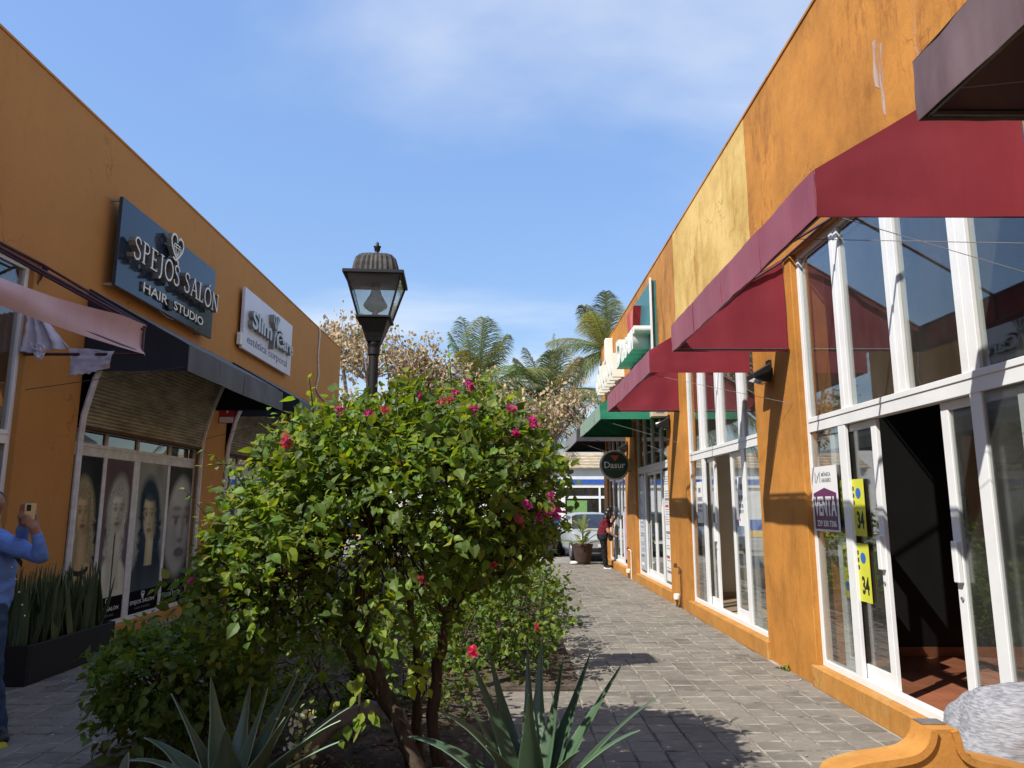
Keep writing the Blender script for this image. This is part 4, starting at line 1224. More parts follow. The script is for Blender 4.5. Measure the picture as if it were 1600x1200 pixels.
def leafy(name, blobs, n, size, seed, label, cat, trunk=None, young=.22, solo=0, inner=.28, lump=.16, group=None, bark='bark', flowers=None, shoots=0):
    r = random.Random(seed)
    c = blobs[0][0]
    root = empty(name, (c.x, c.y, 0), label, cat, group)
    leaves = []
    for p, d in shell_points(blobs, n, r, inner, lump):
        if shoots and d.z < -.15 and r.random() < .62: continue      # the underside stays open and twiggy
        sprig(None, p, (d + rv(r) * .5 + Vector((0, 0, .25))).normalized(), r, size, young, out=leaves)
    tw = MB()
    for p, d in shell_points(blobs, shoots, r, .1, lump) if shoots else ():
        if d.z < -.2: continue
        g_ = (d + Vector((0, 0, .5)) + rv(r) * .3).normalized(); L_ = r.uniform(.15, .38); q = p; pts_ = [p]
        for i in range(7):                                            # long arching new shoots
            q = q + g_ * L_ / 7; g_ = (g_ + Vector((0, 0, -.10))).normalized(); pts_.append(q)
            sprig_dir = (g_ + rv(r) * .6).normalized()
            leaves.append((q, sprig_dir, Vector((-.2, -.3, 1)) + rv(r) * .4, size * r.uniform(.5, .95), greens(r, .6)))
        tw.tube(pts_, [.005 - .0005 * i for i in range(len(pts_))], 4)
    if solo:
        leaves.sort(key=lambda L: (L[0] - Vector((0, 0, EYE))).length / (L[3] / size) ** .5)
    mb = MB()
    for k, (p, d, nn, s, col) in enumerate(leaves):
        mt = leaf_matrix(p, d, nn, s)
        if k < solo:
            o = put('leaf', LEAF_ME[min(range(12), key=lambda j: abs(TINTS[j][0] - col[0]) + abs(TINTS[j][1] - col[1]))], root); o.matrix_basis = mt
        else:
            mb.add([mt @ Vector(q) for q in LEAF], LEAF_F, 0, col)
    mb.build('foliage', M['leaf'], root, tint=True, kind='stuff')
    if trunk:
        for t in trunk:
            nn = 5                                   # knotty limb: resampled, uneven, rough barked
            P_, R_ = [], []
            for i in range(len(t[0]) - 1):
                for j in range(nn):
                    q = t[0][i].lerp(t[0][i + 1], j / nn); rr = t[1][i] + (t[1][i + 1] - t[1][i]) * j / nn
                    P_.append(q + rv(r) * rr * .16); R_.append(rr * (1 + .28 * mnoise.noise(q * 9)))
            P_.append(t[0][-1]); R_.append(t[1][-1])
            R_ = [x_ * .78 for x_ in R_]; ob_ = MB().tube(P_, R_, 12).build('trunk' if t[1][0] > .03 else 'branch', M[bark], root, smooth=True)
            for v_ in ob_.data.vertices: v_.co += v_.normal * (.006 * mnoise.noise(Vector((v_.co.x * 45, v_.co.y * 45, v_.co.z * 12))))
    for p, d in shell_points(blobs, n // (5 if shoots else 9), r, .75, lump):
        a = p - d * r.uniform(.15, .45) + rv(r) * .05
        tw.tube([a, (a + p) / 2 + rv(r) * .03, p + d * .03], [.006, .004, .002], 4)
    tw.build('twigs', M[bark], root, kind='stuff')
    if flowers:
        for px, py, Y, s, col in flowers:
            fb = MB(); cpt = at(px, py, Y)
            ray = (cpt - Vector((0, 0, EYE))).normalized(); near = None
            for L in leaves:
                e = L[0] - Vector((0, 0, EYE)); t = e.dot(ray)
                if (e - ray * t).length < .05 and (near is None or t < near): near = t
            if near and abs(near - (cpt - Vector((0, 0, EYE))).length) < 1.2: cpt = Vector((0, 0, EYE)) + ray * (near - .03)
            for k in range(12):
                a = (rv(r) * .7 + Vector((0, -.55, .25))).normalized()
                mt = leaf_matrix(cpt + rv(r) * s * .14, a, rv(r), s * r.uniform(.36, .56))
                cc = tuple(x * r.uniform(.75, 1.2) for x in col)
                fb.add([mt @ Vector((q[0] * 1.25, q[1], q[2] * 2)) for q in LEAF], LEAF_F, 0, cc)
            fb.build('flower', M['petal'], root, tint=True)
    return root


def V3(px, py, Y): return at(px, py, Y)


Vv = Vector
YB = 4.35
DY = 24     # the crown sits a little lower than its longest shoots
blobs = [(at(600, 800 + DY, YB), Vv((.76, .75, .56))), (at(472, 862, YB - .05), Vv((.43, .6, .46))), (at(715, 735 + DY, YB), Vv((.50, .7, .49))),
         (at(785, 745 + DY, YB - .1), Vv((.30, .5, .38))), (at(640, 705 + DY, YB + .1), Vv((.62, .7, .37))), (at(400, 925, YB), Vv((.34, .45, .34))), (at(540, 715 + DY, YB), Vv((.35, .6, .32))),
         (at(808, 835, YB), Vv((.17, .35, .2)))]
PINK, CORAL = (.50, .055, .24), (.52, .10, .12)
fl = [(735, 602, 4.2, .075, PINK), (712, 615, 4.0, .05, PINK), (742, 640, 3.8, .06, PINK), (800, 640, 4.1, .07, PINK), (832, 662, 4.0, .08, PINK), (808, 678, 3.75, .08, PINK),
      (445, 690, 4.0, .10, CORAL), (575, 645, 3.9, .05, PINK), (600, 640, 3.95, .045, CORAL), (530, 640, 4.2, .05, PINK), (655, 618, 4.0, .05, PINK), (690, 628, 4.0, .045, CORAL), (705, 625, 4.0, .055, CORAL),
      (860, 775, 3.95, .06, PINK), (868, 800, 3.9, .095, PINK), (842, 808, 3.95, .06, PINK), (812, 812, 3.85, .065, CORAL), (825, 790, 3.9, .06, PINK), (770, 883, 4.2, .05, CORAL), (738, 1020, 3.6, .085, (.68, .06, .16)), (300, 908, 4.0, .045, PINK), (660, 905, 4.4, .05, CORAL)]
g0 = Vv((-.62, 4.5, .02))
tr = lambda pts, rr, n=8: ([Vv(p) if not isinstance(p, Vector) else p for p in pts], rr, n)
trunks = [tr([at(672, 1215, 4.1) + Vv((.02, 0, -.2)), at(640, 1165, 4.15), at(600, 1080, 4.25), at(572, 1000, 4.3), at(560, 930, 4.35), at(585, 830, 4.4), at(600, 740, 4.4)], [.055, .048, .045, .043, .038, .028, .012]),
          tr([at(690, 1215, 4.6), at(675, 1120, 4.65), at(688, 1020, 4.65), at(700, 960, 4.65), at(720, 930, 4.6), at(790, 890, 4.5), at(830, 850, 4.4), at(860, 800, 4.35)], [.05, .045, .042, .042, .04, .035, .022, .01]),
          tr([at(712, 950, 4.65), at(722, 880, 4.65), at(730, 800, 4.6), at(745, 720, 4.5)], [.035, .03, .022, .01]),
          tr([at(640, 1190, 4.75), at(620, 1130, 4.75), at(575, 1060, 4.7), at(520, 980, 4.6), at(470, 900, 4.5)], [.045, .04, .034, .026, .012]),
          tr([at(655, 1190, 4.8), at(650, 1120, 4.8), at(655, 1040, 4.8), at(640, 940, 4.7), at(650, 840, 4.6)], [.045, .04, .032, .026, .012]),
          tr([at(575, 1010, 4.3), at(540, 950, 4.3), at(480, 880, 4.3), at(430, 830, 4.3)], [.028, .026, .02, .01], 6),
          tr([at(790, 890, 4.5), at(800, 830, 4.5), at(795, 760, 4.4)], [.028, .02, .01], 6),
          tr([at(700, 960, 4.65), at(640, 900, 4.6), at(600, 860, 4.5)], [.025, .02, .01], 6)]
leafy('bougainvillea_bush', blobs, 5200, .058, 21, 'large rounded bougainvillea bush with pink bracts in the middle of the passage', 'bush', trunks, .34, 300, .34, .30, flowers=fl, shoots=46)

# low shaded shrub to the left of it
sb = [(at(270, 1058, 4.75), Vv((.40, .42, .23))), (at(222, 1040, 4.85), Vv((.20, .28, .17))), (at(335, 1045, 4.75), Vv((.26, .33, .22))), (at(260, 1105, 4.7), Vv((.32, .33, .20)))]
leafy('leafy_shrub', sb, 900, .058, 8, 'low dark green leafy shrub in the shade left of the big bush', 'shrub',
      [tr([at(290, 1210, 4.75), at(280, 1120, 4.75), at(262, 1040, 4.75)], [.02, .015, .006], 6), tr([at(300, 1210, 4.75), at(330, 1100, 4.75), at(350, 1020, 4.75)], [.018, .014, .006], 6)], .10, 150)
# undergrowth beneath the crown
ug = [(Vv((-1.5, 5.7, .35)), Vv((.55, .6, .42))), (Vv((-.75, 6.1, .30)), Vv((.5, .5, .38))), (Vv((-2.1, 6.3, .4)), Vv((.45, .5, .45)))]
leafy('leafy_shrub', ug, 620, .06, 44, 'tangled low undergrowth beneath the crown of the big bush', 'shrub',
      [tr([(-1.3, 5.5, 0), (-1.25, 5.45, .3), (-1.4, 5.4, .6)], [.018, .014, .006], 6), tr([(-.8, 5.8, 0), (-.6, 5.7, .3), (-.65, 5.6, .62)], [.018, .014, .006], 6)], .2, 0, .5, .3)
# hedges farther along
hd = [(Vv((.10, 7.7, .55)), Vv((.52, .75, .55))), (Vv((-.55, 7.9, .45)), Vv((.5, .7, .45))), (Vv((.2, 8.7, .50)), Vv((.46, .6, .5)))]
leafy('hedge_shrub', hd, 1100, .060, 31, 'sunlit low hedge shrub with one coral bloom behind the agave', 'shrub',
      [tr([(.0, 7.6, 0), (.0, 7.6, .3), (-.15, 7.5, .7), (.1, 7.55, 1.0)], [.02, .018, .012, .006], 6), tr([(-.3, 7.5, 0), (-.45, 7.4, .3), (-.3, 7.3, .65)], [.02, .016, .008], 6)], .3, 0, .45, .22, flowers=[(838, 981, 7.1, .08, CORAL)])
hd = [(Vv((-.1, 10.4, .6)), Vv((.6, .8, .6))), (Vv((-.5, 11.3, .55)), Vv((.7, .6, .55))), (Vv((.0, 10.2, 1.15)), Vv((.38, .5, .5)))]
leafy('hedge_shrub', hd, 620, .075, 32, 'second hedge shrub farther along the bed casting the round shadow', 'shrub', None, .3, 0, .4, .25)
hd = [(Vv((-.1, 14.0, .8)), Vv((.65, .8, .8))), (Vv((-.6, 15.2, .7)), Vv((.7, .8, .7)))]
leafy('hedge_shrub', hd, 480, .085, 33, 'third hedge shrub near the far end of the bed', 'shrub', None, .3, 0, .4, .25)
hd = [(Vv((-.9, 12.6, .9)), Vv((.7, .8, .9))), (Vv((-1.6, 9.2, .8)), Vv((.7, 1.0, .8)))]
leafy('hedge_shrub', hd, 480, .085, 34, 'dense hedge shrub behind the lamp post in the middle of the bed', 'shrub', None, .25, 0, .4, .25)


def sword(root, base, tip, bend, w, col, r, name='leaf', fold=.35, mat='agave', n=12):
    """sword leaf: channelled blade that swells then tapers, arching to its tip"""
    base, tip = Vv(base), Vv(tip)
    d = tip - base
    ctrl = base + d * .5 + Vv(bend)
    up = Vv((0, 0, 1)); side = d.cross(up)
    if side.length < 1e-3: side = Vv((1, 0, 0))
    side.normalize()
    tw = r.uniform(-.3, .3)
    vs, cs = [], []
    for i in range(n + 1):
        t = i / n
        p = base * (1 - t) ** 2 + ctrl * 2 * t * (1 - t) + tip * t * t
        tg = ((ctrl - base) * (1 - t) + (tip - ctrl) * t).normalized()
        s = (Matrix.Rotation(tw * t, 3, tg) @ side); nn = s.cross(tg).normalized()
        wd = w * (.62 + .38 * math.sin(math.pi * min(1, t * 1.5))) * (1 - t ** 2.6) + .001
        f = fold * (1 - .6 * t)
        st = .012 * math.sin(t * 40)
        row = [p - s * wd + nn * wd * f, p - s * wd * .86 + nn * wd * f * .82, p - s * wd * .4 + nn * wd * f * .2, p, p + s * wd * .4 + nn * wd * f * .2, p + s * wd * .86 + nn * wd * f * .82, p + s * wd + nn * wd * f]
        vs += row
        ed = tuple(min(1, x * 1.9) for x in col)
        cs += [ed, col, tuple(x * (.85 + .2 * r.random()) for x in col), tuple(x * 1.12 for x in col), tuple(x * (.85 + .2 * r.random()) for x in col), col, ed]
    mb = MB()
    mb.v = [tuple(x) for x in vs]; mb.c = cs
    mb.f = [(i * 7 + k, i * 7 + k + 1, (i + 1) * 7 + k + 1, (i + 1) * 7 + k) for i in range(n) for k in range(6)]
    mb.m = [0] * len(mb.f)
    o = mb.build(name, M[mat], root, smooth=True, tint=True)
    return thick(o, .005, -1)


def agave(base, tips, label, seed, col):
    r = random.Random(seed)
    root = empty('agave_plant', base, label, 'agave')
    for px, py, Y, w, bz in tips:
        t = at(px, py, Y)
        b = Vv(base) + (Vv((t.x - base[0], t.y - base[1], 0)) * .10) + Vv((0, 0, r.uniform(.0, .06)))
        g = r.uniform(.8, 1.25)
        sword(root, b, t, (0, 0, bz), w * 1.8, tuple(x * g for x in col), r)
    MB().lathe([(.05, base[2] - .1), (.085, base[2] - .02), (.06, base[2] + .09), (.02, base[2] + .14)], (base[0], base[1], 0), 12).build('core', M['agave'], root, smooth=True, tint=True)
    return root


agave((.13, 3.98, .06), [(1028, 1088, 3.9, .030, .12), (1000, 1140, 3.75, .032, .14), (972, 1036, 4.15, .031, .03), (922, 1020, 4.3, .036, .0), (880, 1028, 4.2, .026, .0), (846, 1000, 4.35, .030, .0), (824, 1012, 4.3, .028, .0),
                         (762, 1010, 4.4, .030, .05), (735, 1030, 4.2, .032, .10), (683, 1112, 3.9, .05, .20), (636, 1150, 4.1, .04, .18), (676, 1200, 3.6, .045, .12), (826, 1085, 3.7, .038, .05), (760, 1165, 3.55, .045, .12), (905, 1172, 3.55, .04, .10), (720, 1088, 4.3, .030, .1)],
      'agave with long dark sword leaves spreading over the sunlit paving', 4, (.050, .088, .048))
agave((-1.42, 3.98, .06), [(330, 1058, 4.1, .044, .0), (472, 1036, 4.2, .036, .05), (488, 1052, 4.3, .034, .06), (392, 1060, 4.3, .030, .0), (418, 1074, 4.1, .033, .0), (268, 1083, 4.0, .042, .06), (352, 1140, 3.7, .05, .06),
                           (190, 1190, 3.8, .04, .20), (225, 1152, 4.2, .040, .14), (545, 1105, 3.95, .042, .12), (532, 1125, 3.8, .046, .10), (530, 1158, 3.7, .036, .08), (445, 1120, 3.65, .05, .02)],
      'agave with pale grey green sword leaves in front of the shaded shrub', 6, (.10, .155, .10))
agave((-1.78, 3.55, .05), [(175, 1206, 3.5, .045, .12), (262, 1198, 3.4, .04, .1), (200, 1175, 3.6, .04, .14)], 'small agave at the bottom left edge with arching grey leaves', 9, (.09, .125, .095))

# small variegated plants, fallen limb, litter and rocks in the bed
r = random.Random(77)
vp = empty('variegated_plant', at(480, 1170, 4.0), 'small sprig with white leaves beside the left agave', 'plant')
mb = MB()
for k in range(110):
    t = r.random(); c = at(478 + r.gauss(0, 13) - 14 * t, 1108 + 110 * t, 4.0)
    mt = leaf_matrix(c + rv(r) * .015, rv(r).normalized(), Vv((-.3, -.5, .8)) + rv(r) * .4, r.uniform(.022, .045))
    mb.add([mt @ Vector(q) for q in LEAF], LEAF_F, 0, (.55, .56, .50) if r.random() < .8 else (.12, .2, .06))
mb.build('foliage', M['leaf'], vp, tint=True, kind='stuff')
MB().tube([at(470, 1230, 4.0), at(474, 1160, 4.0), at(482, 1105, 4.0)], [.006, .005, .002], 5).build('stem', M['bark'], vp)
hang = empty('leafy_shoot', at(560, 1100, 4.0), 'bright green leafy shoot hanging in sun beside the brown trunk', 'plant')
MB().tube([at(565, 1040, 4.15), at(562, 1090, 4.05), at(558, 1150, 4.0)], [.008, .006, .002], 5).build('stem', M['bark'], hang)
for k in range(17):
    c = at(560 + r.gauss(0, 16), r.uniform(1050, 1165), 4.0)
    o = put('leaf', LEAF_ME[max(range(12), key=lambda j: (TINTS[j][1] + r.random() * .2))], hang); o.matrix_basis = leaf_matrix(c, Vv((r.gauss(0, .5), -.3, -1)), Vv((-.3, -.8, .4)) + rv(r) * .3, r.uniform(.05, .08))
for k in range(15):
    c = at(655 + r.gauss(0, 16), 1055 + r.gauss(0, 12), 4.05)
    o = put('leaf', LEAF_ME[max(range(12), key=lambda j: TINTS[j][1])], hang); o.matrix_basis = leaf_matrix(c, rv(r) + Vv((0, -.3, -.4)), Vv((-.3, -.6, .6)) + rv(r) * .3, r.uniform(.05, .08))
MB().tube([(-1.25, 4.72, .05), (-1.2, 4.75, .22), (-1.05, 4.78, .34), (-.85, 4.8, .40), (-.68, 4.8, .36), (-.6, 4.75, .2)], [.06, .058, .055, .05, .05, .045], 10).build('fallen_limb', M['grey_bark'], None, True, label='curved bare brown limb arching low behind the left agave', cat='branch')
lit = MB()
for k in range(3600):
    a, b, c, d = BEDS[0] if r.random() < .5 else BEDS[1] if r.random() < .6 else BEDS[2]
    x, y = r.uniform(a, b), r.uniform(c, d if d < 10 else 10)
    mt = leaf_matrix(Vv((x, y, .10 + r.random() * .03)), rv(r) * Vv((1, 1, .15)), Vv((0, 0, 1)) + rv(r) * .35, r.uniform(.025, .06))
    g = r.uniform(.4, 1.3)
    lit.add([mt @ Vector(q) for q in LEAF], LEAF_F, 0, (.20 * g, .14 * g, .09 * g))
lit.build('leaf_litter', M['dry'], None, tint=True, label='brown fallen leaves covering the soil of the planting bed', cat='leaf litter', kind='stuff')
scr = MB()
for k in range(260):
    x, y = r.uniform(.5, 2.85) if r.random() < .7 else r.uniform(-4.4, -2.8), r.uniform(4.3, 14)
    mt = leaf_matrix(Vv((x, y, .006)), rv(r) * Vv((1, 1, .1)), Vv((0, 0, 1)) + rv(r) * .2, r.uniform(.012, .03))
    scr.add([mt @ Vector(q) for q in LEAF], LEAF_F, 0, r.choice([(.6, .56, .5), (.35, .25, .14), (.5, .45, .35)]))
scr.build('paving_litter', M['dry'], None, tint=True, label='tiny petals and leaf scraps scattered on the paving', cat='litter', kind='stuff')
gc = MB()
for k in range(900):
    x, y = r.uniform(-2.4, .3), r.uniform(3.3, 5.3)
    if mnoise.noise(Vv((x * 1.6, y * 1.6, 3))) < .05: continue
    mt = leaf_matrix(Vv((x, y, .12 + r.random() * .1)), rv(r) + Vv((0, 0, .4)), Vv((0, 0, 1)) + rv(r) * .5, r.uniform(.02, .045))
    gc.add([mt @ Vector(q) for q in LEAF], LEAF_F, 0, greens(r, .25))
gc.build('ground_cover', M['leaf'], None, tint=True, label='low green ground cover between the agaves', cat='ground cover', kind='stuff')
wd = empty('weed', (2.82, 7.72, 0), 'tiny green weed at the foot of the nearest pillar', 'weed')
mb = MB()
for k in range(24):
    mt = leaf_matrix(Vv((2.84 + r.gauss(0, .02), 7.75 + r.gauss(0, .035), .005)), rv(r) + Vv((0, 0, .8)), rv(r), r.uniform(.03, .055))
    mb.add([mt @ Vector(q) for q in LEAF], LEAF_F, 0, greens(r, .3))
mb.build('foliage', M['leaf'], wd, tint=True)

# ---- black trough with snake plants
pl = empty('planter_trough', (-4.7, 8.0, 0), 'long black planter trough standing against the salon doors', 'planter')
px0, px1, py0, py1, ph = -4.98, -4.47, 7.08, 8.60, .36
mb = MB().box(px0, px1, py0, py0 + .03, 0, ph).box(px0, px1, py1 - .03, py1, 0, ph).box(px0, px0 + .03, py0 + .03, py1 - .03, 0, ph - .002).box(px1 - .03, px1, py0 + .03, py1 - .03, 0, ph - .002)
mb.build('trough', M['black_wall'], pl, bevel=.006)
MB().box(px0 + .03, px1 - .03, py0 + .03, py1 - .03, .02, ph - .05).build('soil', M['soil'], pl)
sn = empty('snake_plant', (-4.72, 8.2, ph), 'thick row of upright dark snake plants in the black trough', 'plant')
for k in range(170):
    x, y = r.uniform(px0 + .06, px1 - .06), r.uniform(py0 + .08, py1 - .08)
    h = r.uniform(.5, .78)
    g = r.uniform(.5, 1.15)
    col = (.055 * g, .080 * g, .034 * g) if r.random() > .04 else (.16, .15, .09)
    sword(sn, (x, y, ph - .06), (x + r.gauss(0, .06), y + r.gauss(0, .07), ph - .06 + h), (r.gauss(0, .02), r.gauss(0, .02), 0), r.uniform(.026, .040), col, r, fold=.25, n=7)


# ------------------------------------------------------------------ trees behind
def palm(label, c, h_frond, seed, nf=22, dead=4):
    r = random.Random(seed); c = Vv(c)
    root = empty('palm_tree', (c.x, c.y, 0), label, 'palm', 'coconut palms beyond the passage')
    pts = [Vv((c.x + .5 * math.sin(k * .25 + seed), c.y, c.z * k / 9)) for k in range(9)] + [c]
    MB().tube(pts, [.24 - .012 * k for k in range(10)], 10).build('trunk', M['grey_bark'], root, smooth=True)
    for k in range(nf + dead):
        az = k * 2.399 + r.uniform(-.3, .3)
        isd = k >= nf
        el = RAD(r.uniform(-35, -10)) if isd else RAD(85 - 105 * ((k + .5) / nf) + r.uniform(-8, 8))
        L = h_frond * r.uniform(.8, 1.1) * (.85 if isd else 1)
        hd_ = Vv((math.cos(az), math.sin(az), 0))
        droop = (.9 if isd else .5 + .62 * (1 - el)) * L * .6
        col0 = (.22, .15, .075) if isd else (r.uniform(.14, .19), r.uniform(.17, .215), r.uniform(.09, .12))
        mb = MB(); n = 26; spine = []
        for i in range(n + 1):
            t = i / n
            spine.append(c + (hd_ * math.cos(el) + Vv((0, 0, math.sin(el)))) * L * t - Vv((0, 0, droop * t * t)))
        mb.tube(spine[::3], [.035 * (1 - i / 9.5) + .004 for i in range(len(spine[::3]))], 4, 0, tuple(x * 1.8 for x in col0))
        for i in range(2, n * 4):
            t = i / (n * 4)
            f = t * n; j = min(n - 1, int(f)); p = spine[j].lerp(spine[j + 1], f - j)
            tg = (spine[j + 1] - spine[j]).normalized()
            sd = tg.cross(Vv((0, 0, 1)))
            if sd.length < .05: sd = Vv((-hd_.y, hd_.x, 0))
            sd.normalize()
            ll = L * .30 * (math.sin(math.pi * (t * .85 + .12)) ** .7)
            for s in (-1, 1):
                dr = (sd * s * .75 + tg * .65 + Vv((0, 0, -.28)) + rv(r) * .08).normalized()
                q1 = p + dr * ll * .55; q2 = p + dr * ll + Vv((0, 0, -ll * r.uniform(.2, .4)))
                wv = tg * .013
                cc = tuple(x * r.uniform(.75, 1.3) for x in col0)
                mb.add([p - wv, p + wv, q1 + wv, q1 - wv, q2], [(0, 1, 2, 3), (3, 2, 4)], 0, cc)
        mb.build('frond', M['leaf'] if not isd else M['dry'], root, tint=True)
    return root


palm('coconut palm with drooping right frond left of the other palms', at(745, 618, 30), 3.9, 3, 26)
palm('coconut palm with stiff upright crown between the other two', at(858, 632, 31), 3.4, 5, 22, 7)
palm('tallest coconut palm half hidden behind the right building', at(948, 548, 33), 3.6, 8)


def dry_tree(label, base, blobs, n, seed, size=.16):
    r = random.Random(seed); base = Vv(base)
    root = empty('dry_tree', base, label, 'tree', 'dry leafed trees beyond the passage')
    lim, lv = MB(), MB()
    top = blobs[0][0]
    fork = base.lerp(top, .42)
    lim.tube([base, base.lerp(fork, .5) + rv(r) * .1, fork], [.2, .17, .15], 8)
    ends = []
    for b in blobs:
        e = b[0] + Vv((0, 0, -b[1].z * .4))
        lim.tube([fork, fork.lerp(e, .5) + rv(r) * .2, e], [.12, .09, .06], 6)
        for k in range(13):
            d = rv(r).normalized(); d.z = abs(d.z) * .8 - .15
            t = b[0] + Vv((d.x * b[1].x, d.y * b[1].y, d.z * b[1].z)) * r.uniform(.7, 1.05)
            md = e.lerp(t, .5) + rv(r) * .15
            lim.tube([e, md, t], [.045, .025, .010], 5)
            for j in range(5):
                s = md.lerp(t, r.random()); u = s + rv(r) * .45 + Vv((0, 0, .15))
                lim.tube([s, u], [.012, .005], 4); ends.append(u); ends.append(s.lerp(u, .6))
    lim.build('trunk', M['grey_bark'], root)
    for k in range(n):
        e = r.choice(ends)
        mt = leaf_matrix(e + rv(r) * .16, rv(r) * .6 + Vv((0, 0, -.7)), rv(r), size * r.uniform(.6, 1.25))
        g = r.uniform(.7, 1.2)
        lv.add([mt @ Vector((q[0] * .8, q[1], q[2])) for q in LEAF], LEAF_F, 0, (.50 * g, .385 * g, .23 * g) if r.random() < .9 else (.12 * g, .15 * g, .05 * g))
    lv.build('crown', M['dry'], root, tint=True, kind='stuff')
    return root


dry_tree('tan dry leafed tree behind the lamp post beside the left building', (-5.2, 27, 0), [(at(575, 565, 26.5), Vv((2.0, 1.6, 1.8))), (at(645, 580, 27), Vv((1.8, 1.5, 1.6))), (at(535, 545, 27.5), Vv((1.2, 1.2, 1.0))), (at(680, 600, 27.5), Vv((1.4, 1.2, 1.2))), (at(560, 660, 26), Vv((1.5, 1.2, 1.2)))], 6800, 4, .18)
dry_tree('sparse dry tree with curled tan leaves in front of the middle palm', (1.2, 27, 0), [(at(830, 655, 26.5), Vv((1.3, 1.1, .9))), (at(895, 640, 27), Vv((1.1, 1.0, .9))), (at(775, 640, 27), Vv((1.0, 1.0, .8)))], 2400, 9, .18)


# ------------------------------------------------------------------ across the street
SY = 40.0
zpx = lambda py: at(930, py, SY).z
st = empty('corner_store', (2, SY, 0), 'white store with blue stripe and tan tiled roof across the street', 'building')
white_w = simple('white_store_paint', (.70, .70, .68), .7, .3, 0, .08, 1.5)
blue_w = simple('blue_store_paint', (.03, .10, .40), .6, .3)
X0, X1 = -14, 16
zf = zpx(731)
MB().box(X0, X1, SY, SY + 8, zpx(762), zf).build('fascia_wall', white_w, st)
MB().box(X0, X1, SY - .05, SY - .0, zpx(756), zpx(749)).build('stripe', blue_w, st)
MB().box(X0, 3.1, SY + .1, SY + 8, 0, zpx(762)).box(9.5, X1, SY + .1, SY + 8, 0, zpx(762)).box(3.1, 9.5, SY + 3, SY + 8, 0, zpx(762)).build('wall', white_w, st)
MB().box(X0, 3.1, SY + .02, SY + .098, .35, zpx(812)).build('lower_band', blue_w, st)
MB().box(X0, 3.1, SY + .0, SY + .098, 0, .35).build('base_band', simple('yellow_kerb_paint', (.60, .42, .08), .7), st)
roofm = simple('tan_roof_tile', (.38, .31, .22), .8, .2, 0, .3, 3, 0, (1, 1, 3))
zr = zpx(705)
rows = 5
for k in range(rows):
    z = zf + (zr - zf) * k / rows
    MB().prism([(0, 0), (.5, (zr - zf) / rows), (.5, (zr - zf) / rows - .1), (0, -.05)], (X0, SY - .25 + .35 * k, z + .02), (0, 1, 0), ZV, X1 - X0).build('roof_course', roofm, st)
MB().box(X0, X1, SY + 1.5, SY + 8, zf, zr - .1).build('roof', M['roof'], st)
dg = glass('store_glass', (.10, .11, .12), 1.6, .05)
wf = MB()
for x in (3.1, 5.05, 6.3, 8.1, 9.35): wf.box(x, x + .10, SY - .02, SY + .08, 0, zpx(762))
wf.box(3.2, 9.35, SY - .015, SY + .075, zpx(779), zpx(775)).box(3.2, 9.35, SY - .015, SY + .075, 0, .15)
sf = wf.build('storefront_frame', M['white_frame'], st)
for a, b in ((3.2, 5.05), (5.15, 6.3), (6.4, 8.1), (8.2, 9.35)):
    MB().box(a, b, SY + .03, SY + .04, .15, zpx(779)).build('pane', dg, sf)
    MB().box(a, b, SY + .03, SY + .04, zpx(775), zpx(762)).build('pane', dg, sf)
MB().box(3.3, 4.4, SY + .0, SY + .03, zpx(808), zpx(782)).build('window_poster', simple('green_poster', (.16, .30, .10), .5), st)
MB().box(6.7, 7.0, SY + .0, SY + .028, zpx(800), zpx(792)).build('window_poster', M['paper'], st)
MB().box(-40, -14.5, 44, 52, 0, 5.2).build('neighbour_house', white_w, None, label='plain pale house far across the street behind the dry tree', cat='building')


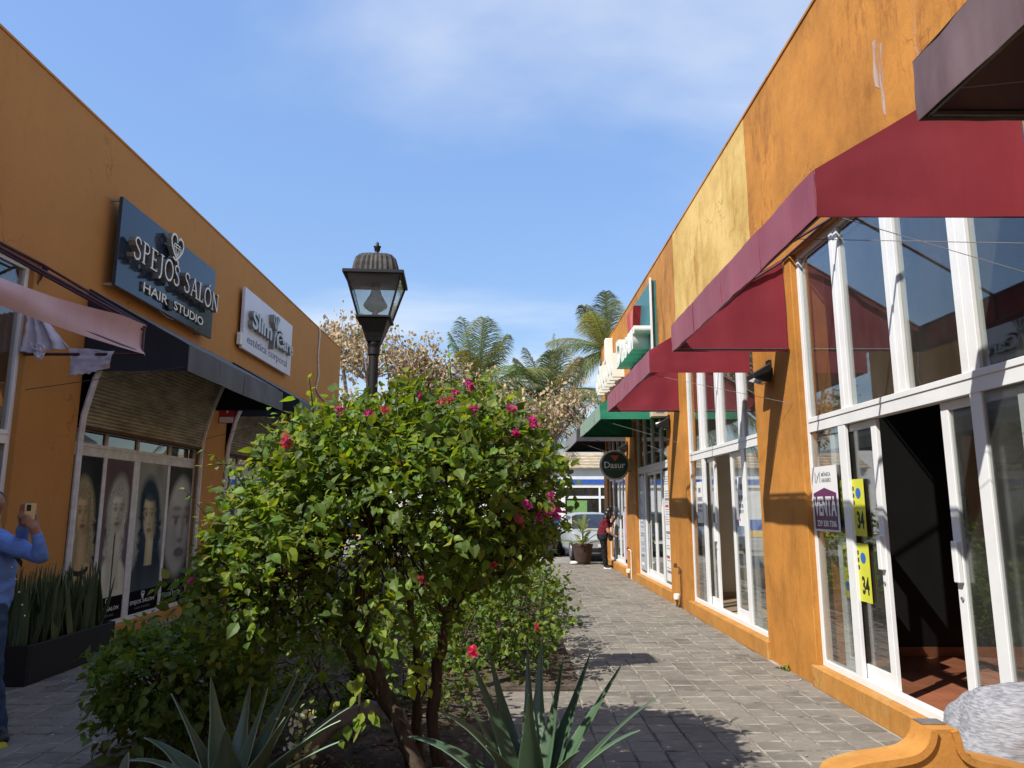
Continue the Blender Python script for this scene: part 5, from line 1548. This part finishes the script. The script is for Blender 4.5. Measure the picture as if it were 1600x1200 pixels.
# ------------------------------------------------------------------ cars
def car(label, loc, rz, paint, seed):
    root = empty('parked_car', (0, 0, 0), label, 'car', 'cars parked along the street')
    ST = [(0.0, .28, .60, .64, .60, .52), (.10, .22, .70, .75, .78, .66), (.6, .20, .82, .88, .84, .76), (1.08, .20, .92, .98, .86, .76), (1.80, .20, .95, 1.42, .87, .60), (2.6, .20, .96, 1.48, .87, .62), (3.4, .20, .96, 1.43, .86, .60), (3.9, .24, .95, 1.06, .82, .6), (4.05, .30, .78, .84, .72, .58)]
    mb = MB(); n = 14
    for y, zb, zl, zr_, w, wc in ST:
        half = [(w * .86, zb), (w, zb + .14), (w, zl - .14), (w * .97, zl), (wc + .05 if zr_ - zl > .2 else wc, zr_ - .07 if zr_ - zl > .2 else zr_ - .02), (wc * .85, zr_ - .015), (wc * .4, zr_)]
        ring = half + [(-x, z) for x, z in reversed(half)]
        mb.v += [(x, y, z) for x, z in ring]
    for i in range(len(ST) - 1):
        for k in range(n):
            a, b = i * n + k, i * n + (k + 1) % n
            mi = 0
            if i == 3 and k in (4, 5, 6, 7, 8): mi = 1
            if i in (4, 5) and k in (3, 9): mi = 1
            if i == 6 and k in (4, 5, 6, 7, 8): mi = 1
            mb.f.append((a, b, b + n, a + n)); mb.m.append(mi)
    mb.f += [tuple(range(n)), tuple((len(ST) - 1) * n + k for k in reversed(range(n)))]; mb.m += [0, 0]
    mb.c = [(1, 1, 1)] * len(mb.v)
    cg = M.setdefault('car_glass', glass('windscreen', (.16, .2, .2), 2.0, .05))
    body = mb.build('body', [paint, cg], root)
    md = body.modifiers.new('b', 'BEVEL'); md.width = .03; md.segments = 2
    tyre = M.setdefault('tyre', simple('tyre_rubber', (.02, .02, .02), .8)); rim = M['steel']
    for y in (.78, 3.2):
        for s in (-1, 1):
            t = MB().lathe([(.20, -.1), (.30, -.1), (.31, -.06), (.31, .06), (.30, .1), (.20, .1)], (s * .78, y, .31), 22, axis='x').build('wheel', tyre, root, smooth=False)
            MB().lathe([(.05, -.105), (.19, -.108), (.20, -.09), (.20, .09), (.19, .108), (.05, .105)], (s * .78, y, .31), 14, axis='x').build('rim', rim, t)
    hl = M.setdefault('headlamp', simple('headlamp_lens', (.65, .67, .68), .1, .6))
    for s in (-1, 1):
        MB().sphere((s * .60, .10, .66), .14, 12, sc=(1.1, .9, .7)).build('headlight', hl, root, smooth=True)
        MB().box(s * .90 - .07, s * .90 + .07, 1.22, 1.32, .92, 1.04).build('mirror', paint, root, bevel=.02)
    MB().box(-.42, .42, -.02, .06, .30, .42).build('grille', M['dark_metal'], root, bevel=.01)
    MB().box(-.16, .16, -.035, -.02, .44, .54).build('number_plate', M['paper'], root)
    MB().box(-.74, .74, -.01, .3, .19, .27).build('bumper', M['dark_metal'], root, bevel=.02)
    root.location = loc; root.rotation_euler = (0, 0, rz)
    return root


sil = Mat('silver_car_paint').set(.3, .5, .25).color((.42, .45, .48)).m
drk = Mat('dark_car_paint').set(.25, .5, .4).color((.05, .055, .06)).m
car('silver car parked behind the potted palm at the end of the passage', (2.95, 22.55, -.03), RAD(5), sil, 1)
car('dark car parked at the end of the passage, half hidden by the bush', (.95, 24.6, -.03), RAD(2), drk, 2)
blu = Mat('blue_grey_car_paint').set(.28, .5, .4).color((.20, .26, .33)).m
car('blue grey car farther off behind the bush on the street', (-1.6, 25.2, -.03), RAD(3), blu, 3)

# ------------------------------------------------------------------ potted palm
pc = at(911, 881, 21.4); pc.z = 0
pt = empty('potted_palm', pc, 'potted palm in a ribbed brown barrel pot before the silver car', 'potted plant')
potm = simple('brown_clay_pot', (.055, .032, .026), .6, .3, 0, .25, 8)
MB().lathe([(.19, 0), (.22, .08), (.225, .10), (.24, .18), (.245, .2), (.26, .30), (.27, .42), (.285, .50), (.30, .52), (.30, .57), (.27, .57), (.26, .50), (.1, .49)], pc, 26).build('pot', potm, pt)
r = random.Random(12)
for k in range(20):
    az = k * 2.4; el = RAD(r.uniform(25, 85)); L = r.uniform(.45, .85)
    base = pc + Vv((0, 0, .5 if k < 10 else .85))
    hd_ = Vv((math.cos(az), math.sin(az), 0))
    mb = MB(); L *= 1.15; sp = [base + (hd_ * math.cos(el) + Vv((0, 0, math.sin(el)))) * L * t / 8 - Vv((0, 0, .35 * L * (t / 8) ** 2)) for t in range(9)]
    col = (.20, .22, .06) if r.random() < .5 else (.10, .16, .04)
    mb.tube(sp, .006, 4, 0, col)
    for i in range(2, 9):
        tg = (sp[i] - sp[i - 1]).normalized(); sd = tg.cross(ZV).normalized()
        for s in (-1, 1):
            q = sp[i] + (sd * s * .7 + tg * .8).normalized() * L * .24 * (1.15 - i / 11) - Vv((0, 0, .03))
            mb.add([sp[i] - tg * .04, sp[i] + tg * .04, q], [(0, 1, 2)], 0, col)
    mb.build('frond', M['leaf'], pt, tint=True)
MB().tube([pc + Vv((0, 0, .45)), pc + Vv((.01, 0, .95))], [.03, .02], 7).build('stem', M['bark'], pt)
wp = at(897, 881, 21.2)
MB().sphere((wp.x, wp.y, .05), .1, 10, sc=(1.2, .8, .5)).build('plastic_bag', M['paper'], None, label='crumpled white bag on the ground left of the brown pot', cat='bag')


# ------------------------------------------------------------------ people
def capsule(mb, a, b, ra, rb, n=12):
    a, b = Vv(a), Vv(b)
    mb.sphere(a, ra, n); mb.sphere(b, rb, n)
    if (b - a).length > 1e-4: mb.tube([a, b], [ra, rb], n)


def figure(name, root, caps, mats, voxel=.011, smooth=4):
    """limbs and trunk as tapered volumes fused into one skin, clothed zone by zone"""
    mb = MB()
    for a, b, ra, rb, z in caps: capsule(mb, a, b, ra, rb)
    ob = bpy.data.objects.new(name, mb.mesh(name, [])); COL.objects.link(ob)
    md = ob.modifiers.new('r', 'REMESH'); md.mode = 'VOXEL'; md.voxel_size = voxel
    sm = ob.modifiers.new('s', 'SMOOTH'); sm.iterations = smooth; sm.factor = .5
    dg_ = bpy.context.evaluated_depsgraph_get(); dg_.update()
    me = bpy.data.meshes.new_from_object(ob.evaluated_get(dg_))
    bpy.data.objects.remove(ob)
    me.name = name
    co = np.array([p.center[:] for p in me.polygons])
    best = np.full(len(co), 9e9); zone = np.zeros(len(co), int)
    for a, b, ra, rb, z in caps:
        a_, b_ = np.array(a), np.array(b); d = b_ - a_; L2 = max(1e-9, d @ d)
        t = np.clip(((co - a_) @ d) / L2, 0, 1)
        dist = np.linalg.norm(co - (a_ + t[:, None] * d), axis=1) - (ra + (rb - ra) * t)
        k = dist < best; best[k] = dist[k]; zone[k] = z
    for m_ in mats: me.materials.append(m_)
    me.polygons.foreach_set('material_index', zone.tolist())
    me.polygons.foreach_set('use_smooth', [True] * len(me.polygons))
    nrm = [v.normal.copy() for v in me.vertices]
    zone_v = [0] * len(me.vertices)
    for p_, z_ in zip(me.polygons, zone.tolist()):
        for i_ in p_.vertices: zone_v[i_] = z_
    for v, nn in zip(me.vertices, nrm):        # creases of cloth
        w = mnoise.noise(Vector((v.co.x * 9, v.co.y * 9, v.co.z * 15))) * .013 + mnoise.noise(v.co * 30) * .003 if zone_v[v.index] else 0.0
        v.co = v.co + nn * w
    me.update()
    return put(name, me, root)


skin = simple('skin', (.30, .155, .10), .5, .4, 0, .1, 20)
skin_b = simple('tan_skin', (.42, .22, .14), .5, .4, 0, .1, 20)
hairm = simple('black_hair', (.012, .009, .008), .4, .5, 0, .4, 40, .5, (1, 1, .1))
jeans = simple('blue_denim', (.035, .065, .125), .85, .2, 0, .3, 12, .3)
shirt = simple('blue_cotton_shirt', (.13, .25, .60), .8, .2, 0, .12, 5, .2)
maroon = simple('maroon_cotton', (.11, .012, .02), .85, .2, 0, .15, 8)
blackc = simple('black_trousers', (.014, .014, .016), .85, .2, 0, .2, 8)
shoe = simple('black_shoe', (.015, .015, .016), .5, .4)

# -- the photographer in the blue shirt
P = lambda px, py, Y: tuple(at(px, py, Y))
mroot = empty('person', (-3.85, 5.5, 0), 'person in blue shirt and jeans holding up a phone at the left edge', 'person')
an = (-3.66, 5.52, .10); an2 = (-4.05, 5.62, .10)
kn = (-3.73, 5.45, .50); kn2 = (-4.05, 5.55, .50)
hp = (-3.80, 5.47, .90); hp2 = (-3.98, 5.60, .90)
pel = (-3.90, 5.54, .95)
ch = P(-20, 880, 5.52); sh1 = P(0, 848, 5.36); sh2 = P(-12, 842, 5.68)
el1 = P(57, 870, 5.22); wr1 = P(52, 838, 5.17); el2 = P(24, 862, 5.52); wr2 = P(31, 822, 5.24)
hd = P(-22, 796, 5.50)
ha1 = P(46, 824, 5.15); ha2 = P(29, 806, 5.18)
caps = [((-3.66, 5.52, .08), kn, .055, .075, 1), (kn, hp, .085, .115, 1), (an2, kn2, .055, .075, 1), (kn2, hp2, .085, .115, 1), (hp, hp2, .12, .12, 1),
        ((-3.86, 5.50, .97), ch, .172, .165, 2), ((-3.92, 5.57, .98), ch, .17, .165, 2), (ch, P(-15, 848, 5.52), .165, .11, 2), (P(-10, 846, 5.45), sh1, .09, .075, 2), (P(-15, 845, 5.55), sh2, .09, .07, 2),
        (sh1, el1, .068, .052, 2), (el1, wr1, .052, .040, 2), (sh2, el2, .066, .05, 2), (el2, wr2, .05, .038, 2),
        (P(-17, 838, 5.51), hd, .055, .06, 0), (hd, tuple(Vv(hd) + Vv((.01, -.01, .05))), .082, .092, 0), (tuple(Vv(hd) + Vv((.03, -.03, -.055))), tuple(Vv(hd) + Vv((.045, -.05, -.07))), .05, .042, 0),
        (tuple(Vv(hd) + Vv((.075, -.055, -.005))), tuple(Vv(hd) + Vv((.085, -.062, -.02))), .014, .017, 0),
        (wr1, ha1, .032, .036, 0), (wr2, ha2, .030, .034, 0),
        ((-3.68, 5.55, .05), (-3.56, 5.40, .04), .05, .045, 3), ((-4.07, 5.64, .05), (-4.0, 5.45, .04), .05, .045, 3)]
ph_c = at(40, 803, 5.14)
for k in range(4):     # near hand: fingers closing round the lower half of the phone
    b0 = Vv(ha1) + Vv((.0, -.015, .03 - .02 * k)); b1 = ph_c + Vv((.0, -.028, -.010 - .019 * k)); b2 = ph_c + Vv((-.036, -.022, -.006 - .018 * k))
    caps += [(tuple(b0), tuple(b1), .0115, .010, 0), (tuple(b1), tuple(b2), .010, .0085, 0)]
caps += [(tuple(Vv(ha1) + Vv((.02, .01, .02))), tuple(ph_c + Vv((.036, .012, .0))), .013, .010, 0)]
for k in range(4):     # far hand: fingers raised beside the phone
    b0 = Vv(ha2) + Vv((-.012 + .006 * k, -.008, .015)); b1 = b0 + Vv((.004 + .014 * k, -.012, .048 + .010 * (k % 3))); b2 = b1 + Vv((.018, -.012, .022 - .008 * k))
    caps += [(tuple(b0), tuple(b1), .0115, .0095, 0), (tuple(b1), tuple(b2), .0095, .008, 0)]
caps += [(tuple(Vv(ha2) + Vv((.012, 0, -.01))), tuple(ph_c + Vv((-.034, .012, -.03))), .013, .010, 0)]
mb_body = figure('body', mroot, caps, [skin, jeans, shirt, shoe], .0085, 3)
for a, b in (((-3.70, 5.57, .0), (-3.53, 5.36, .0)), ((-4.09, 5.66, .0), (-3.97, 5.41, .0))):
    MB().tube([a, b], [.046, .04], 10).build('shoe_sole', M['yellow_card'], mroot)
hc = Vv(hd) + Vv((-.012, .01, .065))
MB().sphere(hc, .102, 16, sc=(1, 1, .85)).build('hair', hairm, mroot, smooth=True)
MB().sphere(Vv(hd) + Vv((.035, -.035, -.07)), .05, 12, sc=(1, 1, .7)).build('beard', hairm, mroot, smooth=True)
for px, py in ((6, 886), (12, 905), (17, 925), (22, 945), (26, 962)):
    c = at(px + 6, py, 5.335); MB().sphere(c, .006, 8).build('button', M['print_white'], mroot)
strap = MB()
pp = [at(-6, 852, 5.30), at(6, 858, 5.315), at(18, 869, 5.335), at(28, 882, 5.37)]
strap.add([p + Vv((0, 0, s)) for p in pp for s in (-.022, .022)], [(2 * i, 2 * i + 2, 2 * i + 3, 2 * i + 1) for i in range(3)])
thick(strap.build('bag_strap', shoe, mroot), .012)
phn = empty('phone', ph_c, 'gold phone held up in front of the person in the blue shirt', 'phone')
mb = MB().box(-.036, .036, -.005, .005, -.072, .072)
o = mb.build('casing', simple('gold_phone_case', (.42, .36, .22), .3, .5, .4), None, bevel=.004)
o.parent = phn; o.matrix_parent_inverse = Matrix()
o2 = MB().box(-.022, .004, -.0075, -.005, .02, .064).build('camera_block', M['print_black'], None, bevel=.002); o2.parent = phn; o2.matrix_parent_inverse = Matrix()
phn.rotation_euler = (0, 0, RAD(28))
phn.location.x += .03; mroot.location.x += .03

# -- the woman at the window
wroot = empty('person', (2.66, 19.9, 0), 'person with long black hair in maroon top and black trousers reaching at the window', 'person')
W = lambda px, py, Y=19.85: at(px, py, Y)
f1, f2 = Vv((2.64, 19.82, .08)), Vv((2.70, 20.05, .08))
k1, k2 = Vv((2.62, 19.82, .44)), Vv((2.66, 20.02, .44))
h1, h2 = Vv((2.60, 19.80, .82)), Vv((2.61, 20.0, .82))
ch = Vv((2.66, 19.9, 1.16)); nk = Vv((2.74, 19.9, 1.36)); hd = Vv((2.80, 19.88, 1.47))
s1, s2 = Vv((2.66, 19.74, 1.25)), Vv((2.74, 20.06, 1.25))
e1, w1 = Vv((2.72, 19.68, .98)), Vv((2.90, 19.72, .86))
e2, w2 = Vv((2.84, 20.05, 1.12)), Vv((2.94, 19.98, 1.30))
T = tuple
caps = [(T(f1), T(k1), .05, .065, 1), (T(k1), T(h1), .07, .105, 1), (T(f2), T(k2), .05, .065, 1), (T(k2), T(h2), .07, .105, 1), (T(h1), T(h2), .125, .125, 1), ((2.56, 19.9, .86), (2.56, 19.9, .87), .13, .13, 1),
        ((2.60, 19.9, .92), T(ch), .16, .15, 2), (T(ch), (2.70, 19.9, 1.26), .15, .12, 2), (T(s1), T(s2), .075, .075, 2),
        (T(s1), T(s1.lerp(e1, .55)), .066, .058, 2), (T(s1.lerp(e1, .5)), T(e1), .05, .044, 0), (T(e1), T(w1), .043, .03, 0), (T(s2), T(s2.lerp(e2, .5)), .064, .056, 2), (T(s2.lerp(e2, .5)), T(e2), .048, .042, 0), (T(e2), T(w2), .04, .03, 0),
        (T(nk), T(hd), .05, .055, 0), (T(hd), T(hd + Vv((.01, 0, .05))), .078, .085, 0), (T(hd + Vv((.06, -.01, -.03))), T(hd + Vv((.065, -.01, -.045))), .035, .03, 0),
        (T(f1 + Vv((0, 0, -.03))), T(f1 + Vv((.13, -.01, -.045))), .045, .035, 3), (T(f2 + Vv((0, 0, -.03))), T(f2 + Vv((.13, -.01, -.045))), .045, .035, 3)]
for wv, dr in ((w1, Vv((.045, .0, -.012))), (w2, Vv((.02, -.01, .045)))):
    caps += [(T(wv), T(wv + dr), .028, .028, 0)]
    for k in range(4):
        a = wv + dr + Vv((0, .012 * (k - 1.5), .004 * k)); b = a + dr * (.9 - .1 * abs(k - 1.5))
        caps += [(T(a), T(b), .010, .008, 0)]
    caps += [(T(wv + dr * .3 + Vv((0, .025, .01))), T(wv + dr * 1.1 + Vv((0, .045, .02))), .011, .009, 0)]
figure('body', wroot, caps, [skin_b, blackc, maroon, shoe], .011, 3)
hb = MB()
for c, rr, sc in ((hd + Vv((-.025, .0, .06)), .105, (1, 1, .95)), (hd + Vv((-.075, .0, -.03)), .095, (.9, 1.1, 1.2)), (hd + Vv((-.12, -.01, -.15)), .09, (.85, 1.25, 1.3)), (hd + Vv((-.145, -.01, -.28)), .075, (.75, 1.3, 1.2)), (hd + Vv((-.15, .0, -.38)), .05, (.7, 1.3, 1.0)), (hd + Vv((-.01, -.075, -.08)), .05, (.9, .6, 1.9))):
    hb.sphere(c, rr, 14, sc=sc)
ho = hb.build('hair', hairm, wroot, smooth=True)
md = ho.modifiers.new('r', 'REMESH'); md.mode = 'VOXEL'; md.voxel_size = .012
MB().sphere((2.80, 19.80, .84), .11, 12, sc=(.7, .6, 1.1)).build('handbag', shoe, wroot, smooth=True)
for f in (f1, f2): MB().tube([f + Vv((-.04, 0, -.072)), f + Vv((.15, -.01, -.072))], [.045, .038], 10).build('shoe_sole', M['print_white'], wroot)

# -- the seated person at the lower right, bent forward
sroot = empty('person', (2.05, 3.3, 0), 'person in heathered grey shirt bent forward on the low orange bench', 'person')
m = Mat('heathered_grey_jersey').set(.9, .15)
a = m.rng(m.noise(42, 3, .6, (.35, .8, 4.0)), .36, .64)
m.color(m.mixc(a, (.17, .175, .195), (.34, .345, .37))); m.bump(m.noise(160, 2), .25, .004)
heather = m.m
Yp = 3.34
caps = [((1.98, Yp, .56), (2.08, Yp, .72), .19, .21, 1), ((1.98, Yp + .12, .55), (2.06, Yp + .12, .70), .18, .20, 1), ((2.08, Yp + .05, .72), (2.36, Yp + .05, .79), .215, .18, 1),
        ((2.36, Yp - .13, .78), (2.36, Yp + .2, .78), .09, .09, 1), ((2.36, Yp - .13, .78), (2.46, Yp - .16, .56), .07, .06, 1), ((2.46, Yp - .16, .56), (2.62, Yp - .1, .46), .05, .04, 0),
        ((2.36, Yp + .22, .78), (2.46, Yp + .24, .56), .07, .06, 1), ((2.46, Yp + .24, .56), (2.62, Yp + .18, .46), .05, .04, 0), ((2.42, Yp + .04, .84), (2.55, Yp + .04, .88), .06, .06, 0), ((2.57, Yp + .04, .89), (2.63, Yp + .04, .86), .095, .085, 0), ((2.70, Yp + .04, .82), (2.71, Yp + .04, .81), .02, .018, 0),
        ((2.00, Yp - .08, .53), (2.46, Yp - .10, .52), .105, .075, 2), ((2.46, Yp - .10, .50), (2.50, Yp - .10, .10), .07, .05, 2), ((2.00, Yp + .16, .53), (2.46, Yp + .18, .52), .105, .075, 2), ((2.46, Yp + .18, .50), (2.50, Yp + .18, .10), .07, .05, 2),
        ((2.48, Yp - .10, .05), (2.64, Yp - .12, .045), .045, .04, 3), ((2.48, Yp + .18, .05), (2.64, Yp + .16, .045), .045, .04, 3)]
for s in (-.1, .18):
    for k in range(4): caps += [((2.62, Yp + s + .014 * k - .02, .46), (2.70, Yp + s + .013 * k - .02, .44), .012, .009, 0)]
    caps += [((2.60, Yp + s + .03, .47), (2.65, Yp + s + .06, .46), .013, .010, 0)]
caps = [((a_[0] + .13, a_[1], a_[2] - (.06 if z_ in (0, 1) else 0)), (b_[0] + .13, b_[1], b_[2] - (.06 if z_ in (0, 1) else 0)), ra_ * (.93 if z_ == 1 else 1), rb_ * (.93 if z_ == 1 else 1), z_) for a_, b_, ra_, rb_, z_ in caps]
figure('body', sroot, caps, [skin_b, heather, jeans, shoe], .012, 6)
MB().sphere((2.705, Yp + .05, .865), .105, 14, sc=(1, 1, .85)).build('hair', hairm, sroot, smooth=True)

# -- the low masonry bench whose curved end shows at the bottom right
BY = 3.0
ben = empty('masonry_bench', (1.65, BY, 0), 'orange painted masonry bench end with curved arms and short centre post', 'bench')
prof = [(1281, 1215), (1285, 1196), (1300, 1186), (1330, 1177), (1370, 1171), (1400, 1165), (1416, 1155), (1424, 1142), (1427, 1126), (1465, 1126), (1470, 1140), (1474, 1156), (1483, 1166), (1500, 1173), (1545, 1182), (1600, 1195), (1650, 1208)]
pts = [(at(a, b, BY + .12).x, at(a, b, BY + .12).z) for a, b in prof]
bm_ = M['ledge']
MB().prism(pts + [(pts[-1][0] + .06, 0), (pts[0][0] - .02, 0)], (0, BY + .12, 0), XV, ZV, .12).build('end_panel', bm_, ben)
rimb = MB()
for lo, hi in ((0, 8), (9, len(pts) - 1)):
    sm = []
    for i in range(lo, hi):
        for j in range(4):
            t = j / 4; p0, p1, p2, p3 = [Vv(pts[max(lo, min(hi, q))]) for q in (i - 1, i, i + 1, i + 2)]
            sm.append(.5 * ((2 * p1) + (p2 - p0) * t + (2 * p0 - 5 * p1 + 4 * p2 - p3) * t * t + (3 * p1 - p0 - 3 * p2 + p3) * t ** 3))
    sm.append(Vv(pts[hi]))
    rows_ = []
    for i, p in enumerate(sm):
        t = (sm[min(i + 1, len(sm) - 1)] - sm[max(i - 1, 0)]).normalized(); nn = Vv((-t.y, t.x))
        o_, n_ = p + nn * .004, p - nn * .024
        rows_ += [(o_.x, BY - .014, o_.y), (o_.x, BY + .128, o_.y), (n_.x, BY + .128, n_.y), (n_.x, BY - .014, n_.y)]
    n_ = len(sm)
    rimb.add(rows_, [(4 * i + k, 4 * i + (k + 1) % 4, 4 * i + 4 + (k + 1) % 4, 4 * i + 4 + k) for i in range(n_ - 1) for k in range(4)] + [(0, 1, 2, 3), (4 * n_ - 1, 4 * n_ - 2, 4 * n_ - 3, 4 * n_ - 4)])
rimb.build('moulded_rim', bm_, ben)
MB().box(pts[8][0] + .002, pts[9][0] - .002, BY + .06, BY + .125, pts[8][1] + .002, pts[8][1] + .007).build('metal_cap', M['steel'], ben)
MB().box(1.80, 2.30, BY + .125, BY + .75, .36, .44).build('seat', bm_, ben, bevel=.01)
MB().box(1.9, 2.2, BY + .45, BY + .6, -.02, .36).build('support', bm_, ben)
